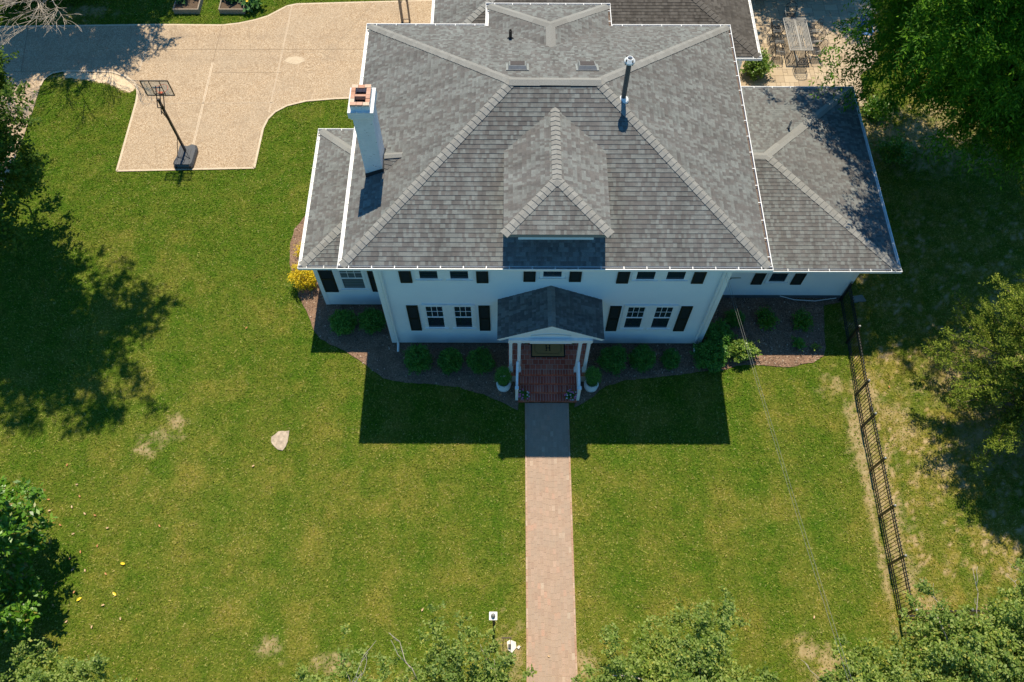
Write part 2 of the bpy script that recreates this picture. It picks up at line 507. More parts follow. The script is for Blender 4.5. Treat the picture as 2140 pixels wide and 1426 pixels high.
def slope(mb, pts, e=0.143, t=0.014, seed=0.0, out=None, mi=0):
    """courses of lapped boards/shingles over a planar convex polygon"""
    P = [V(p) for p in pts]
    n = V((0, 0, 0))
    for i in range(len(P)):
        n += P[i].cross(P[(i + 1) % len(P)])
    n.normalize()
    if out is not None:
        if n.dot(V(out)) < 0: n = -n
    elif n.z < 0: n = -n
    if abs(n.z) > 0.999: u = V((1, 0, 0))
    else: u = V((0, 0, 1)).cross(n).normalized()
    v = n.cross(u)
    if v.z < 0: u, v = -u, -v
    o = min(P, key=lambda q: q.z)
    uv = [((q - o).dot(u), (q - o).dot(v)) for q in P]
    # orientation
    ar = sum(uv[i][0] * uv[(i + 1) % len(uv)][1] - uv[(i + 1) % len(uv)][0] * uv[i][1] for i in range(len(uv)))
    if ar < 0: uv = uv[::-1]
    vmax = max(q[1] for q in uv)
    k = 0
    while k * e < vmax - 1e-5:
        v0, v1 = k * e, (k + 1) * e
        c = clip(clip(uv, v0, True), v1, False)
        cc = []
        for q in c:
            if not cc or (abs(q[0] - cc[-1][0]) + abs(q[1] - cc[-1][1])) > 1e-6: cc.append(q)
        if len(cc) > 2 and (abs(cc[0][0] - cc[-1][0]) + abs(cc[0][1] - cc[-1][1])) < 1e-6: cc.pop()
        if len(cc) >= 3:
            vs = [o + u * q[0] + v * q[1] + n * (t * (1 - (q[1] - v0) / e) + 0.001) for q in cc]
            uvs = [(q[0] + seed, max(v0 + 1e-3, min(v1 - 1e-3, q[1])) + 50 * e) for q in cc]
            mb.add(vs, [list(range(len(vs)))], [uvs], mi)
            lo = [q for q in cc if abs(q[1] - v0) < 1e-6]
            if len(lo) >= 2:
                a = min(q[0] for q in lo); b = max(q[0] for q in lo)
                p = [o + u * a + v * v0, o + u * b + v * v0]
                mb.add([p[0], p[1], p[1] + n * (t + 0.001), p[0] + n * (t + 0.001)], [[0, 1, 2, 3]],
                       [[(a + seed, v0 + 50 * e + 1e-3), (b + seed, v0 + 50 * e + 1e-3), (b + seed, v0 + 50 * e + .002), (a + seed, v0 + 50 * e + .002)]], mi)
        k += 1
    return n

def ridge(mb, a, b, n1, n2, w=0.15, seg=0.2, t=0.022, rng=random):
    """overlapping folded cap shingles from a (low) to b (high)"""
    a, b = V(a), V(b); d = b - a; L = d.length; d.normalize()
    ss = []
    for x, y in ((n1, n2), (n2, n1)):
        s = d.cross(x).normalized()
        if s.dot(y) > 0: s = -s
        ss.append((s, x))
    k = max(1, int(round(L / seg))); st = L / k
    up = (V(n1) + V(n2)).normalized()
    for i in range(k):
        p0 = a + d * (i * st); p1 = a + d * min(L, (i + 1) * st + 0.01)
        j = rng.uniform(-0.006, 0.006)
        for s, nn in ss:
            lo0 = p0 + up * (t + 0.018); hi0 = p1 + up * (0.018)
            lo1 = p0 + s * (w + j) + nn * (t + 0.016); hi1 = p1 + s * (w + j) + nn * 0.016
            g0 = p0 + s * (w + j) + nn * 0.003; g1 = p1 + s * (w + j) + nn * 0.003
            e0 = p0 + up * 0.004
            if (lo1 - lo0).cross(hi0 - lo0).dot(nn) > 0:
                mb.add([lo0, lo1, hi1, hi0, g0, g1, e0], [[0, 1, 2, 3], [1, 4, 5, 2], [0, 6, 4, 1]])
            else:
                mb.add([lo0, lo1, hi1, hi0, g0, g1, e0], [[3, 2, 1, 0], [2, 5, 4, 1], [1, 4, 6, 0]])

def gutter(p0, p1, outd, parent, z=None, step=0.72, mat='white_metal', name='gutter', debris=False):
    """open trough: p0,p1 = outer lip line, outd = outward horizontal direction"""
    p0, p1, o = V(p0), V(p1), V(outd)
    mb = MB()
    up = V((0, 0, 1)); W_, H_ = 0.13, 0.11
    def slab(o0, o1, z0, z1, mi=0):
        a = p0 - o * o1; b = p1 - o * o1; c = p1 - o * o0; d = p0 - o * o0
        mb.hexa([a + up * z0, b + up * z0, c + up * z0, d + up * z0, a + up * z1, b + up * z1, c + up * z1, d + up * z1], mi)
    slab(0.0, 0.022, -H_, 0.0)
    dirty = 2 if abs(o.y) > .5 else (1 if debris else 0)
    slab(0.022, W_, -H_, -H_ + 0.012, dirty)
    slab(W_, W_ + 0.02, -0.18, -0.01, 2 if abs(o.y) > .5 else 0)
    d = (p1 - p0); L = d.length; d.normalize()
    k = int(L / step)
    for i in range(k + 1):
        q = p0 + d * min(L - 0.03, max(0.03, (i + 0.5) * L / (k + 1)))
        mb.bar(q - o * 0.02, q - o * W_, 0.022, 0.01)
    for q in (p0, p1):
        mb.bar(q - o * 0.0 + up * (-H_ / 2), q - o * W_ + up * (-H_ / 2), 0.012, H_ - 0.004)
    return mb.build(name, [mat, 'debris', 'gutter_dirt'], parent)

# ------------------------------------------------------------------ numpy noise
_rs = np.random.RandomState(5)
_tab = _rs.rand(256, 256)
def vnoise(x, y):
    xi = np.floor(x).astype(int); yi = np.floor(y).astype(int)
    fx = x - xi; fy = y - yi
    fx = fx * fx * (3 - 2 * fx); fy = fy * fy * (3 - 2 * fy)
    g = lambda a, b: _tab[a & 255, b & 255]
    return (g(xi, yi) * (1 - fx) + g(xi + 1, yi) * fx) * (1 - fy) + (g(xi, yi + 1) * (1 - fx) + g(xi + 1, yi + 1) * fx) * fy
def fbm(x, y, o=4):
    s = 0; a = 0.5
    for i in range(o):
        s = s + a * vnoise(x * 2 ** i + 17 * i, y * 2 ** i + 31 * i); a *= 0.5
    return s / (1 - 0.5 ** o)
def inpoly(x, y, poly):
    r = np.zeros(x.shape, bool)
    n = len(poly)
    for i in range(n):
        x0, y0 = poly[i]; x1, y1 = poly[(i + 1) % n]
        if y0 == y1: continue
        c = ((y0 > y) != (y1 > y)) & (x < (x1 - x0) * (y - y0) / (y1 - y0) + x0)
        r ^= c
    return r

# ------------------------------------------------------------------ ground layout
DRIVE = [(-40, 30.7), (-24.2, 30.93), (-16.78, 31.1), (-13.72, 31.08), (-12.94, 31.21), (-12.2, 31.45), (-11.65, 31.71), (-10.83, 32.40), (-10.39, 32.54), (-7.17, 32.69),
         (-3.5, 32.84), (4, 33.0), (4, 25.6), (-5.0, 25.6), (-5.0, 26.5), (-6.51, 26.52), (-7.91, 26.45), (-9.18, 26.3), (-9.99, 26.02), (-10.47, 25.65), (-10.73, 25.23),
         (-10.86, 24.67), (-10.91, 22.49), (-16.69, 22.31), (-16.72, 26.19), (-16.77, 26.71), (-16.88, 27.1), (-17.1, 27.43), (-17.57, 27.78), (-18.21, 28.02),
         (-18.99, 28.07), (-20.51, 28.07), (-20.9, 27.95), (-21.09, 27.77), (-21.22, 27.5), (-21.25, 27.18), (-21.18, 25.74), (-21.16, 23.82), (-21.25, 20.98), (-21.6, 14), (-24.2, 14), (-23.6, 21), (-23.2, 26.2), (-24.2, 28.0), (-40, 28.2)]
BED1 = [(-7.05, 21.3), (-7.9, 20.7), (-8.42, 20.05), (-8.82, 19.33), (-8.88, 18.6), (-8.83, 17.94), (-8.70, 17.4), (-8.58, 17.04), (-8.23, 16.17), (-7.88, 15.53), (-7.5, 14.69), (-7.2, 14.33), (-6.8, 14.08), (-6.05, 13.68),
        (-5.38, 13.19), (-4.95, 12.85), (-4.72, 12.7), (-4.3, 12.56), (-3.83, 12.51), (-2.95, 12.45), (-1.89, 12.32), (-1.01, 12.04), (-0.14, 11.66), (0.27, 11.40), (0.27, 14.2), (-4.35, 14.2), (-4.35, 15.9), (-7.05, 15.9)]
BED2 = [(2.3, 11.52), (2.6, 11.72), (2.99, 11.96), (3.25, 12.25), (3.54, 12.43), (4.25, 12.63), (5.14, 12.73), (6.21, 12.87), (7.28, 13.03), (7.81, 13.03), (8.3, 13.2), (8.73, 13.29), (9.61, 13.23), (10.0, 13.17), (10.32, 13.18),
        (10.8, 13.3), (11.24, 13.38), (11.64, 13.64), (11.78, 14.0), (11.84, 14.55), (12.02, 15.81), (12.7, 15.98), (12.7, 16.25), (7.0, 16.25), (7.0, 14.2), (2.3, 14.2)]
PATH = [(0.495, -6), (2.085, -6), (2.085, 11.66), (0.495, 11.66)]
PATIO = [(9.9, 23.0), (13.2, 23.0), (15.75, 26.4), (15.8, 27.9), (16.9, 29.0), (17.4, 33.2), (11.7, 33.2), (9.9, 33.2)]
SAND = [(-20.5, 28.04), (-18.21, 28.0), (-17.57, 27.76), (-17.15, 27.43), (-16.88, 27.05), (-17.15, 26.75), (-17.65, 27.0), (-18.29, 27.35), (-19.31, 27.55), (-20.2, 27.65)]
FENCE = [(12.70, 16.05), (12.62, 14.2), (12.52, 12.04), (12.49, 10.79), (12.48, 9.19), (12.45, 7.57), (12.43, 5.96), (12.40, 4.31)]

def fields(x, y):
    """dryness and bare soil of the lawn, both 0..1"""
    n1 = fbm(x * 0.9, y * 0.9); n2 = fbm(x * 3.1 + 9, y * 3.1 + 4); n4 = fbm(x * 8.3 + 2, y * 8.3 + 7, 3); n3 = fbm(x * 0.25 + 3, y * 0.25)
    def el(cx, cy, rx, ry, soft=0.45):
        d = np.sqrt(((x - cx) / rx) ** 2 + ((y - cy) / ry) ** 2) * .8 + (n2 - 0.5) * 1.9 + (n4 - 0.5) * 1.6 + (n1 - 0.5) * 0.6
        return np.clip((1 - d) / 0.9 + 0.1, 0, 1)
    soil = np.zeros_like(x)
    dry = np.clip((n1 - 0.52) * 2.2, 0, 0.4) * 0.9
    # mown stripes run towards the house, faint
    st = np.tanh(3 * np.sin(x * 2 * PI / 2.3 + 1.2 * n3)) * 0.10 + np.tanh(3 * np.sin(y * 2 * PI / 2.1 + 1.5 * n3)) * 0.03
    dry = dry + st * (x > 2.1) * (y < 14) + st * 0.8 * (x < 0.5) + 0.03
    dry = dry + np.clip(1 - np.hypot((x + 9) / 7, (y - 8) / 6), 0, 1) * 0.14
    # front lawn is drier towards the street
    dry = dry + np.clip((13 - y) / 13, 0, 1) * 0.16 * (x < 12.4)
    for c in [(-12.4, 10.4, 0.5, 0.28), (-12.0, 10.9, 0.3, 0.28), (-12.9, 9.9, 0.35, 0.2)]:
        soil = np.maximum(soil, 0.6 * el(*c)); 
    for c in [(11.87, 12.46, 0.5, 0.45), (12.15, 11.3, 0.22, 1.0), (12.3, 9.6, 0.18, 2.2), (12.25, 6.6, 0.14, 2.6), (12.55, 11.0, .2, 1.4), (12.75, 8.0, 0.35, 3.4),
              (13.4, 4.65, 0.45, 0.35), (13.0, 5.3, 0.3, 0.5), (13.7, 11.3, 0.5, 0.35), (14.1, 10.6, 0.5, 0.4), (13.1, 12.4, 0.3, 0.8), (18.0, 12.6, 1.9, 1.5), (16.6, 12.9, 1.0, 0.7), (17.6, 10.4, 1.5, 0.9), (15.1, 9.3, .6, .4),
              (16.3, 24.6, 1.6, 1.5), (18.5, 24.5, 2.5, 1.8), (15.0, 23.7, 1.3, .7), (9.3, 3.3, 0.5, 0.35), (9.9, 2.7, 0.6, 0.4), (-5.5, 2.9, 0.4, 0.3), (-7.4, 3.3, 0.3, 0.3), (-2.9, 2.2, .4, .3),
              (-0.05, 3.6, 0.25, 0.5), (0.2, 3.0, 0.2, 0.6), (2.3, 2.9, 0.3, 0.4), (-18.5, 27.75, 1.9, 0.28), (-20.9, 31.9, 1.2, .5)]:
        soil = np.maximum(soil, 0.6 * el(*c))
    s2 = inpoly(x, y, SAND).astype(float)
    soil = np.maximum(soil, s2 * np.clip(1.6 - n2 * 0.9, 0, 1))
    right = np.clip((x - 12.45) / 0.3, 0, 1) * np.clip((22 - y) / 3, 0, 1)
    dry = dry + right * (0.22 + 0.85 * np.clip((n2 - 0.47) * 4, 0, 1))
    soil = np.maximum(soil, right * np.clip((n4 + .6 * n2 - 0.93) * 4, 0, .8))
    dry = dry - 0.25 * np.clip((y - 16) / 4, 0, 1) * (x < -8) 
    dry = dry + 0.55 * soil
    # trodden strip beside the path
    e = np.minimum(np.abs(x - 0.45), np.abs(x - 2.13))
    dry = dry + 0.35 * np.clip(1 - e / 0.18, 0, 1) * (y < 11.5) * n2 * 1.5
    return np.clip(dry, 0, 1), np.clip(soil, 0, 1)

def ground():
    xs = np.concatenate([[-400, -200, -100, -60, -40, -32], np.arange(-28, 27.01, 0.125), [32, 40, 60, 100, 200, 400]])
    ys = np.concatenate([[-400, -200, -100, -50, -25, -12, -5], np.arange(0, 36.01, 0.125), [40, 50, 70, 110, 200, 400]])
    X, Y = np.meshgrid(xs, ys)
    nx, ny = len(xs), len(ys)
    co = np.zeros((nx * ny, 3)); co[:, 0] = X.ravel(); co[:, 1] = Y.ravel()
    i = np.arange(nx - 1)[None, :] + nx * np.arange(ny - 1)[:, None]
    i = i.ravel()
    F = np.stack([i, i + 1, i + 1 + nx, i + nx], 1)
    me = fastmesh('ground', co, F, 'lawn_ground')
    d, s = fields(co[:, 0], co[:, 1])
    for nm, a in (('dry', d), ('soil', s)):
        at = me.attributes.new(nm, 'FLOAT', 'POINT'); at.data.foreach_set('value', a.astype(np.float32))
    o = bpy.data.objects.new('ground', me); COL.objects.link(o)
    o['kind'] = 'structure'

def fastmesh(name, co, F, mat, extra=None):
    me = bpy.data.meshes.new(name)
    nv, nf, k = len(co), len(F), F.shape[1]
    me.vertices.add(nv); me.vertices.foreach_set('co', co.astype(np.float32).ravel())
    me.loops.add(nf * k); me.loops.foreach_set('vertex_index', F.astype(np.int32).ravel())
    me.polygons.add(nf)
    me.polygons.foreach_set('loop_start', (np.arange(nf) * k).astype(np.int32))
    me.update(calc_edges=True)
    for m in ([mat] if isinstance(mat, str) else mat): me.materials.append(M[m])
    return me

ground()

NOGRASS = [DRIVE, BED1, BED2, PATH, PATIO, [(-4.6, 13.9), (7.2, 13.9), (7.2, 23), (-4.6, 23)], [(-7.2, 15.6), (-4, 15.6), (-4, 21.4), (-7.2, 21.4)], [(7, 16), (12.9, 16), (12.9, 23.2), (7, 23.2)],
           [(-3.4, 23), (10.1, 23), (10.1, 36), (-3.4, 36)], [(0.1, 11.4), (2.5, 11.4), (2.5, 14.2), (0.1, 14.2)]]
def grass(n):
    rs = np.random.RandomState(11)
    x = rs.uniform(-25.5, 25.5, n); y = rs.uniform(0.8, 34.5, n)
    keep = np.abs(x) < 15.9 + y * 0.31
    jx, jy = x + rs.normal(0, .03, n), y + rs.normal(0, .03, n)      # ragged turf edge
    for p in NOGRASS: keep &= ~inpoly(jx, jy, p)
    x, y = x[keep], y[keep]
    d, s = fields(x, y)
    k2 = rs.rand(len(x)) > np.clip(s * 1.15, 0, 0.97)
    x, y, d, s = x[k2], y[k2], d[k2], s[k2]
    n = len(x)
    dens = fbm(x * 2.2, y * 2.2)
    h = rs.uniform(0.03, 0.06, n) * (0.75 + 0.6 * dens)
    th = rs.uniform(0, 2 * PI, n); w = rs.uniform(0.010, 0.024, n)
    ln = rs.uniform(0.02, 0.095, n); t2 = th + PI / 2 + rs.normal(0, 0.5, n)
    co = np.zeros((n, 3, 3))
    co[:, 0, 0] = x - np.cos(th) * w; co[:, 0, 1] = y - np.sin(th) * w
    co[:, 1, 0] = x + np.cos(th) * w; co[:, 1, 1] = y + np.sin(th) * w
    co[:, 0, 2] = 0.004; co[:, 1, 2] = 0.004
    co[:, 2, 0] = x + np.cos(t2) * ln; co[:, 2, 1] = y + np.sin(t2) * ln; co[:, 2, 2] = h
    F = np.arange(3 * n).reshape(n, 3)
    me = fastmesh('grass', co.reshape(-1, 3), F, 'lawn_blade')
    for nm, a in (('dry', d), ('soil', s)):
        at = me.attributes.new(nm, 'FLOAT', 'POINT'); at.data.foreach_set('value', np.repeat(a, 3).astype(np.float32))
    o = bpy.data.objects.new('grass', me); COL.objects.link(o)
    tag(o, 'short mown lawn grass with dry patches around the house', 'grass', kind='stuff')
grass(760000)

def offset_noise(poly, amp, step=0.25, seed=0):
    out = []
    rs = random.Random(seed)
    for i in range(len(poly)):
        a = V((*poly[i], 0)); b = V((*poly[(i + 1) % len(poly)], 0)); L = (b - a).length
        k = max(1, int(L / step))
        for j in range(k):
            q = a.lerp(b, j / k)
            out.append((q.x + rs.uniform(-amp, amp), q.y + rs.uniform(-amp, amp)))
    return out

# driveway: slab with real edge
mb = MB(); mb.prism(DRIVE, -0.05, 0.035)
dr = mb.build('driveway', 'aggregate'); dr['kind'] = 'structure'
mb = MB()
# smooth trowelled bands and saw joints lie on the slab
for l, w, mi in (([(-16.93, 31.06), (-17.01, 28.12)], 0.07, 1), ([(-13.72, 31.06), (-13.74, 28.64)], 0.02, 0), ([(-13.74, 28.64), (-13.72, 23.77), (-13.61, 22.42)], 0.09, 1),
                 ([(-10.59, 32.44), (-10.64, 29.27), (-10.72, 26.33), (-10.73, 25.6)], 0.06, 1), ([(-17.17, 29.45), (-5.2, 29.53)], 0.022, 0), ([(-16.66, 26.1), (-10.59, 26.18)], 0.04, 1),
                 ([(-22.85, 30.97), (-22.35, 28.0)], 0.025, 0), ([(-13.63, 28.01), (-10.47, 28.02)], 0.015, 0), ([(-23.2, 28.0), (-20.5, 28.09)], 0.02, 0), ([(-23.3, 24.6), (-21.3, 24.7)], 0.02, 0)):
    for a, b in zip(l, l[1:]):
        mb.bar((*a, 0.0365), (*b, 0.0365), w, 0.004, mi)
        if mi: mb.bar((*a, 0.039), (*b, 0.039), 0.014, 0.003, 0)
# light rim along the slab edge
def rimline(pts, w):
    for a, b in zip(pts, pts[1:]): mb.bar((*a, 0.0362), (*b, 0.0362), w, 0.0035, 1)
rimline(DRIVE[1:11], 0.09); rimline(DRIVE[14:36], 0.09)
o = mb.build('driveway_joints', ['joint_dark', 'smooth_concrete']); o['kind'] = 'structure'
mb = MB(); mb.poly(offset_noise([(-10.5, 28.75), (-10.3, 29.0), (-9.95, 29.05), (-9.6, 28.95), (-9.55, 28.7), (-9.8, 28.55), (-10.2, 28.55)], 0.03, 0.12), 0.0405)
o = mb.build('driveway_patch', 'patch_concrete'); o['kind'] = 'structure'

mb = MB(); mb.poly(offset_noise(SAND, .05, .12, 5), 0.012)
o = mb.build('bare_sand', 'sand'); o['kind'] = 'structure'
# mulch beds
def scatter_chips(mb, poly, n, z, seed, size=(0.02, 0.05), mi=1):
    rs = np.random.RandomState(seed)
    P = np.array(poly); lo, hi = P.min(0), P.max(0)
    x = rs.uniform(lo[0], hi[0], n); y = rs.uniform(lo[1], hi[1], n)
    k = inpoly(x, y, poly); x, y = x[k], y[k]
    for a, b in zip(x, y):
        th = rs.uniform(0, PI); L = rs.uniform(*size); w = L * rs.uniform(0.3, 0.6)
        c, s = math.cos(th), math.sin(th); t1, t2 = rs.uniform(-.012, .02), rs.uniform(-.012, .02)
        mb.add([(a - c * L + s * w, b - s * L - c * w, z + .012 + t1), (a + c * L + s * w, b + s * L - c * w, z + .012 + t2), (a + c * L - s * w, b + s * L + c * w, z + .016 + t2), (a - c * L - s * w, b - s * L + c * w, z + .016 + t1)], [[0, 1, 2, 3]], mi=mi)
for i, (p, n) in enumerate(((BED1, 9000), (BED2, 11000))):
    mb = MB(); q = offset_noise(p, 0.025, 0.2, i); mb.prism(q, -0.03, 0.03)
    scatter_chips(mb, p, n, 0.025, 20 + i, (0.012, 0.035))
    o = mb.build('mulch_bed', ['mulch_ground', 'mulch_chip']); o['kind'] = 'structure'

# brick path
mb = MB(); mb.box(0.50, 2.08, 2.30, 11.70, -0.05, 0.030, mi=1)
rng = random.Random(3)
x = 0.56; col = 0
ncol = 14; cw = (2.02 - 0.56) / ncol
for c in range(ncol):
    y = 2.52 - rng.uniform(0.0, 0.2)
    while y < 11.66:
        L = 0.205
        y0, y1 = max(2.52, y), min(11.68, y + L)
        if y1 - y0 > 0.03:
            z = 0.036 + rng.uniform(-0.002, 0.002)
            x0 = 0.56 + c * cw
            mb.box(x0 + 0.004, x0 + cw - 0.004, y0 + 0.002, y1 - 0.002, 0.02, z, mi=0)
        y += L + rng.uniform(0, 0.004)
for xe in (0.50, 2.02):
    y = 2.3
    while y < 11.66:
        mb.box(xe + 0.002, xe + 0.055, y + 0.004, min(11.68, y + 0.2), 0.0, 0.055 + rng.uniform(-0.006, 0.006), mi=2)
        y += 0.204
x = 0.56
while x < 2.0:
    mb.box(x + 0.004, min(2.02, x + 0.1) - 0.004, 2.3, 2.515, 0.0, 0.05 + rng.uniform(-.003, .003), mi=0); x += 0.104
o = mb.build('brick_path', ['path_brick', 'mortar', 'edge_brick']); o['kind'] = 'structure'
mb = MB(); mb.box(0.3, 2.3, 0.5, 2.29, -0.05, 0.012)
o = mb.build('lower_path', 'mortar_dark'); o['kind'] = 'structure'

# patio ashlar paving
mb = MB(); mb.prism(PATIO, -0.05, 0.022, mi=1)
rng = random.Random(8); g = 0.205
nx, ny = 38, 52; occ = [[False] * ny for _ in range(nx)]
for j in range(ny):
    for i in range(nx):
        if occ[i][j]: continue
        w, h = rng.choice([(2, 1), (2, 2), (3, 2), (1, 1), (2, 1), (1, 2), (2, 2)])
        while any(i + a >= nx or j + b >= ny or occ[i + a][j + b] for a in range(w) for b in range(h)):
            if w > 1: w -= 1
            elif h > 1: h -= 1
            else: break
        for a in range(w):
            for b in range(h):
                if i + a < nx and j + b < ny: occ[i + a][j + b] = True
        x0, y0 = 9.9 + i * g, 23.0 + j * g
        cx, cy = np.array([x0 + w * g / 2]), np.array([y0 + h * g / 2])
        if inpoly(cx, cy, PATIO)[0]:
            mb.box(x0 + .006, x0 + w * g - .006, y0 + .006, y0 + h * g - .006, 0.0, 0.036 + rng.uniform(-.002, .002), mi=0)
o = mb.build('patio', ['patio_stone', 'mortar_dark']); o['kind'] = 'structure'

# ------------------------------------------------------------------ HOUSE
H = empty('house', (1.3, 18.5, 0), 'white two-storey clapboard house with grey hipped shingle roof, dark shutters and gabled front porch', 'house')
ze, sl_ = 6.45, 0.4675
X0, X1, Y0, Y1 = -5.13, 7.76, 13.40, 23.68
ym = (Y0 + Y1) / 2; hh = (Y1 - Y0) / 2; zr = ze + sl_ * hh
R0, R1 = V((X0 + hh, ym, zr)), V((X1 - hh, ym, zr))
cFL, cFR, cBR, cBL = V((X0, Y0, ze)), V((X1, Y0, ze)), V((X1, Y1, ze)), V((X0, Y1, ze))
mb = MB()
nF = slope(mb, [cFL, cFR, R1, R0], seed=1.3); nB = slope(mb, [cBR, cBL, R0, R1], seed=5.1)
nL = slope(mb, [cBL, cFL, R0], seed=9.2); nR = slope(mb, [cFR, cBR, R1], seed=13.7)
main_roof = mb.build('roof', 'shingles', H)
rng = random.Random(4)
for a, b, n1, n2, w in ((cFL, R0, nF, nL, .15), (cFR, R1, nF, nR, .15), (cBL, R0, nB, nL, .15), (cBR, R1, nB, nR, .15)):
    mb = MB(); ridge(mb, a, b, n1, n2, w, 0.19, rng=rng); mb.build('ridge_cap', 'ridge_shingle', main_roof)
mb = MB()
# raised ridge vent
ridge(mb, R0 + V((-.1, 0, .03)), R1 + V((.1, 0, .03)), nF, nB, 0.17, 0.9, 0.01, rng)
o = mb.build('ridge_vent', 'ridge_shingle', main_roof)
mb = MB()
for s in (-1, 1): mb.box(R0.x, R1.x, ym + s * 0.15 - .02, ym + s * 0.15 + .02, zr - .10, zr - .035)
mb.build('vent_slot', 'flashing', main_roof)

# eaves: soffit + fascia
mb = MB()
mb.box(X0 - 0.0, X1, Y0, Y1, ze - 0.22, ze - 0.20)
for a in ((X0, X0 + .02, Y0, Y1), (X1 - .02, X1, Y0, Y1), (X0 + .02, X1 - .02, Y0, Y0 + .02), (X0 + .02, X1 - .02, Y1 - .02, Y1)): mb.box(*a, ze - 0.20, ze - 0.02)
mb.build('soffit', 'white_paint', H)
def frame_gutters(x0, x1, y0, y1, z, sides='FBLR', par=H, deb=''):
    g = 0.12
    if 'F' in sides: gutter((x0 - g, y0 - g, z), (x1 + g, y0 - g, z), (0, -1, 0), par)
    if 'B' in sides: gutter((x0 - g, y1 + g, z), (x1 + g, y1 + g, z), (0, 1, 0), par)
    if 'L' in sides: gutter((x0 - g, y0 - g + .135, z - .002), (x0 - g, y1 + g - .135, z - .002), (-1, 0, 0), par, debris='l' in deb)
    if 'R' in sides: gutter((x1 + g, y0 - g + .135, z - .002), (x1 + g, y1 + g - .135, z - .002), (1, 0, 0), par, debris='r' in deb)
frame_gutters(X0, X1, Y0, Y1, ze, 'FLR', deb='r')
gutter((X0 - .12, Y1 + .12, ze), (-0.99, Y1 + .12, ze), (0, 1, 0), H)
gutter((3.62, Y1 + .12, ze), (X1 + .12, Y1 + .12, ze), (0, 1, 0), H)

# main walls in lap siding, body box inside
wx0, wx1, wy0, wy1 = -4.43, 7.07, 14.13, 22.95
def walls(x0, x1, y0, y1, z0, z1, label, sides='FLRB', mat='siding'):
    mb = MB(); e = 0.115; t_ = 0.022
    if 'F' in sides: slope(mb, [(x0, y0, z0), (x1, y0, z0), (x1, y0, z1), (x0, y0, z1)], e, t_, out=(0, -1, 0))
    if 'B' in sides: slope(mb, [(x0, y1, z0), (x1, y1, z0), (x1, y1, z1), (x0, y1, z1)], e, t_, out=(0, 1, 0))
    if 'L' in sides: slope(mb, [(x0, y0, z0), (x0, y1, z0), (x0, y1, z1), (x0, y0, z1)], e, t_, out=(-1, 0, 0))
    if 'R' in sides: slope(mb, [(x1, y0, z0), (x1, y1, z0), (x1, y1, z1), (x1, y0, z1)], e, t_, out=(1, 0, 0))
    mb.box(x0 + .004, x1 - .004, y0 + .004, y1 - .004, z0, z1)
    w = mb.build('wall', mat, H, label)
    mb = MB(); mb.box(x0 + .02, x1 - .02, y0 + .02, y1 - .02, -0.1, z0 - .001); mb.build('foundation', 'foundation', w)
    for cx, cy, s in ((x0, y0, 'FL'), (x1, y0, 'FR'), (x0, y1, 'BL'), (x1, y1, 'BR')):
        if s[0] in sides and s[1] in sides:
            sx = 1 if cx == x0 else -1; sy = 1 if cy == y0 else -1
            xa, xb = sorted((cx - sx * .028, cx + sx * .13)); ya, yb = sorted((cy - sy * .028, cy + sy * .13))
            mb = MB(); mb.box(xa, xb, ya, yb, z0 - .01, z1 - .01); mb.build('corner_board', 'white_paint', w)
    return w
w_main = walls(wx0, wx1, wy0, wy1, 0.12, 6.22, 'two-storey white lap siding wall of the main block')

# windows --------------------------------------------------------------
def window(xc, w, z0, z1, y, muntins=True, blind=False, par=H, label=None):
    """double hung window on a wall facing -Y"""
    t = MB()
    cw = 0.075
    x0, x1 = xc - w / 2, xc + w / 2
    # casing
    t.box(x0 - cw, x0, y - .055, y - .001, z0, z1 + .0); t.box(x1, x1 + cw, y - .055, y - .001, z0, z1)
    t.box(x0 - cw - .03, x1 + cw + .03, y - .075, y - .001, z1, z1 + .10)
    t.box(x0 - cw - .03, x1 + cw + .03, y - .095, y - .001, z0 - .07, z0)
    fr = t.build('window', 'white_paint', par, label)
    zm = (z0 + z1) / 2 - .02
    s = MB(); b = 0.035
    for a0, a1, yy in ((zm, z1, y - .038), (z0, zm + .02, y - .048)):
        s.box(x0, x0 + b, yy, yy + .016, a0, a1); s.box(x1 - b, x1, yy, yy + .016, a0, a1)
        s.box(x0 + b, x1 - b, yy, yy + .016, a1 - b, a1); s.box(x0 + b, x1 - b, yy, yy + .016, a0, a0 + b)
    if muntins:
        yy = y - .036
        for i in (1, 2):
            xx = x0 + b + (w - 2 * b) * i / 3
            s.box(xx - .009, xx + .009, yy, yy + .012, zm + b, z1 - b)
        zz = (zm + z1) / 2
        s.box(x0 + b, x1 - b, yy - .001, yy + .011, zz - .009, zz + .009)
    s.build('sash', 'white_paint', fr)
    g = MB()
    g.box(x0 + .005, x1 - .005, y - .026, y - .018, z0 + .005, z1 - .005)
    g.build('pane', 'glass_blind' if blind else 'glass', fr)
    return fr

def shutter(xc, w, z0, z1, y, par=H):
    s = MB(); x0, x1 = xc - w / 2, xc + w / 2; b = 0.05; yy = y - .06
    s.box(x0, x0 + b, yy, y - .012, z0, z1); s.box(x1 - b, x1, yy, y - .012, z0, z1)
    for za in (z0, z1 - .08, (z0 + z1) / 2 - .04): s.box(x0 + b, x1 - b, yy, y - .012, za, za + .08)
    # louvres
    z = z0 + .08
    while z < z1 - .1:
        s.add([(x0 + b, yy + .008, z), (x1 - b, yy + .008, z), (x1 - b, y - .02, z + .04), (x0 + b, y - .02, z + .04)], [[0, 1, 2, 3]])
        z += 0.036
    s.box(x0 + b, x1 - b, y - .02, y - .013, z0 + .05, z1 - .05)
    return s.build('shutter', 'shutter_paint', par)

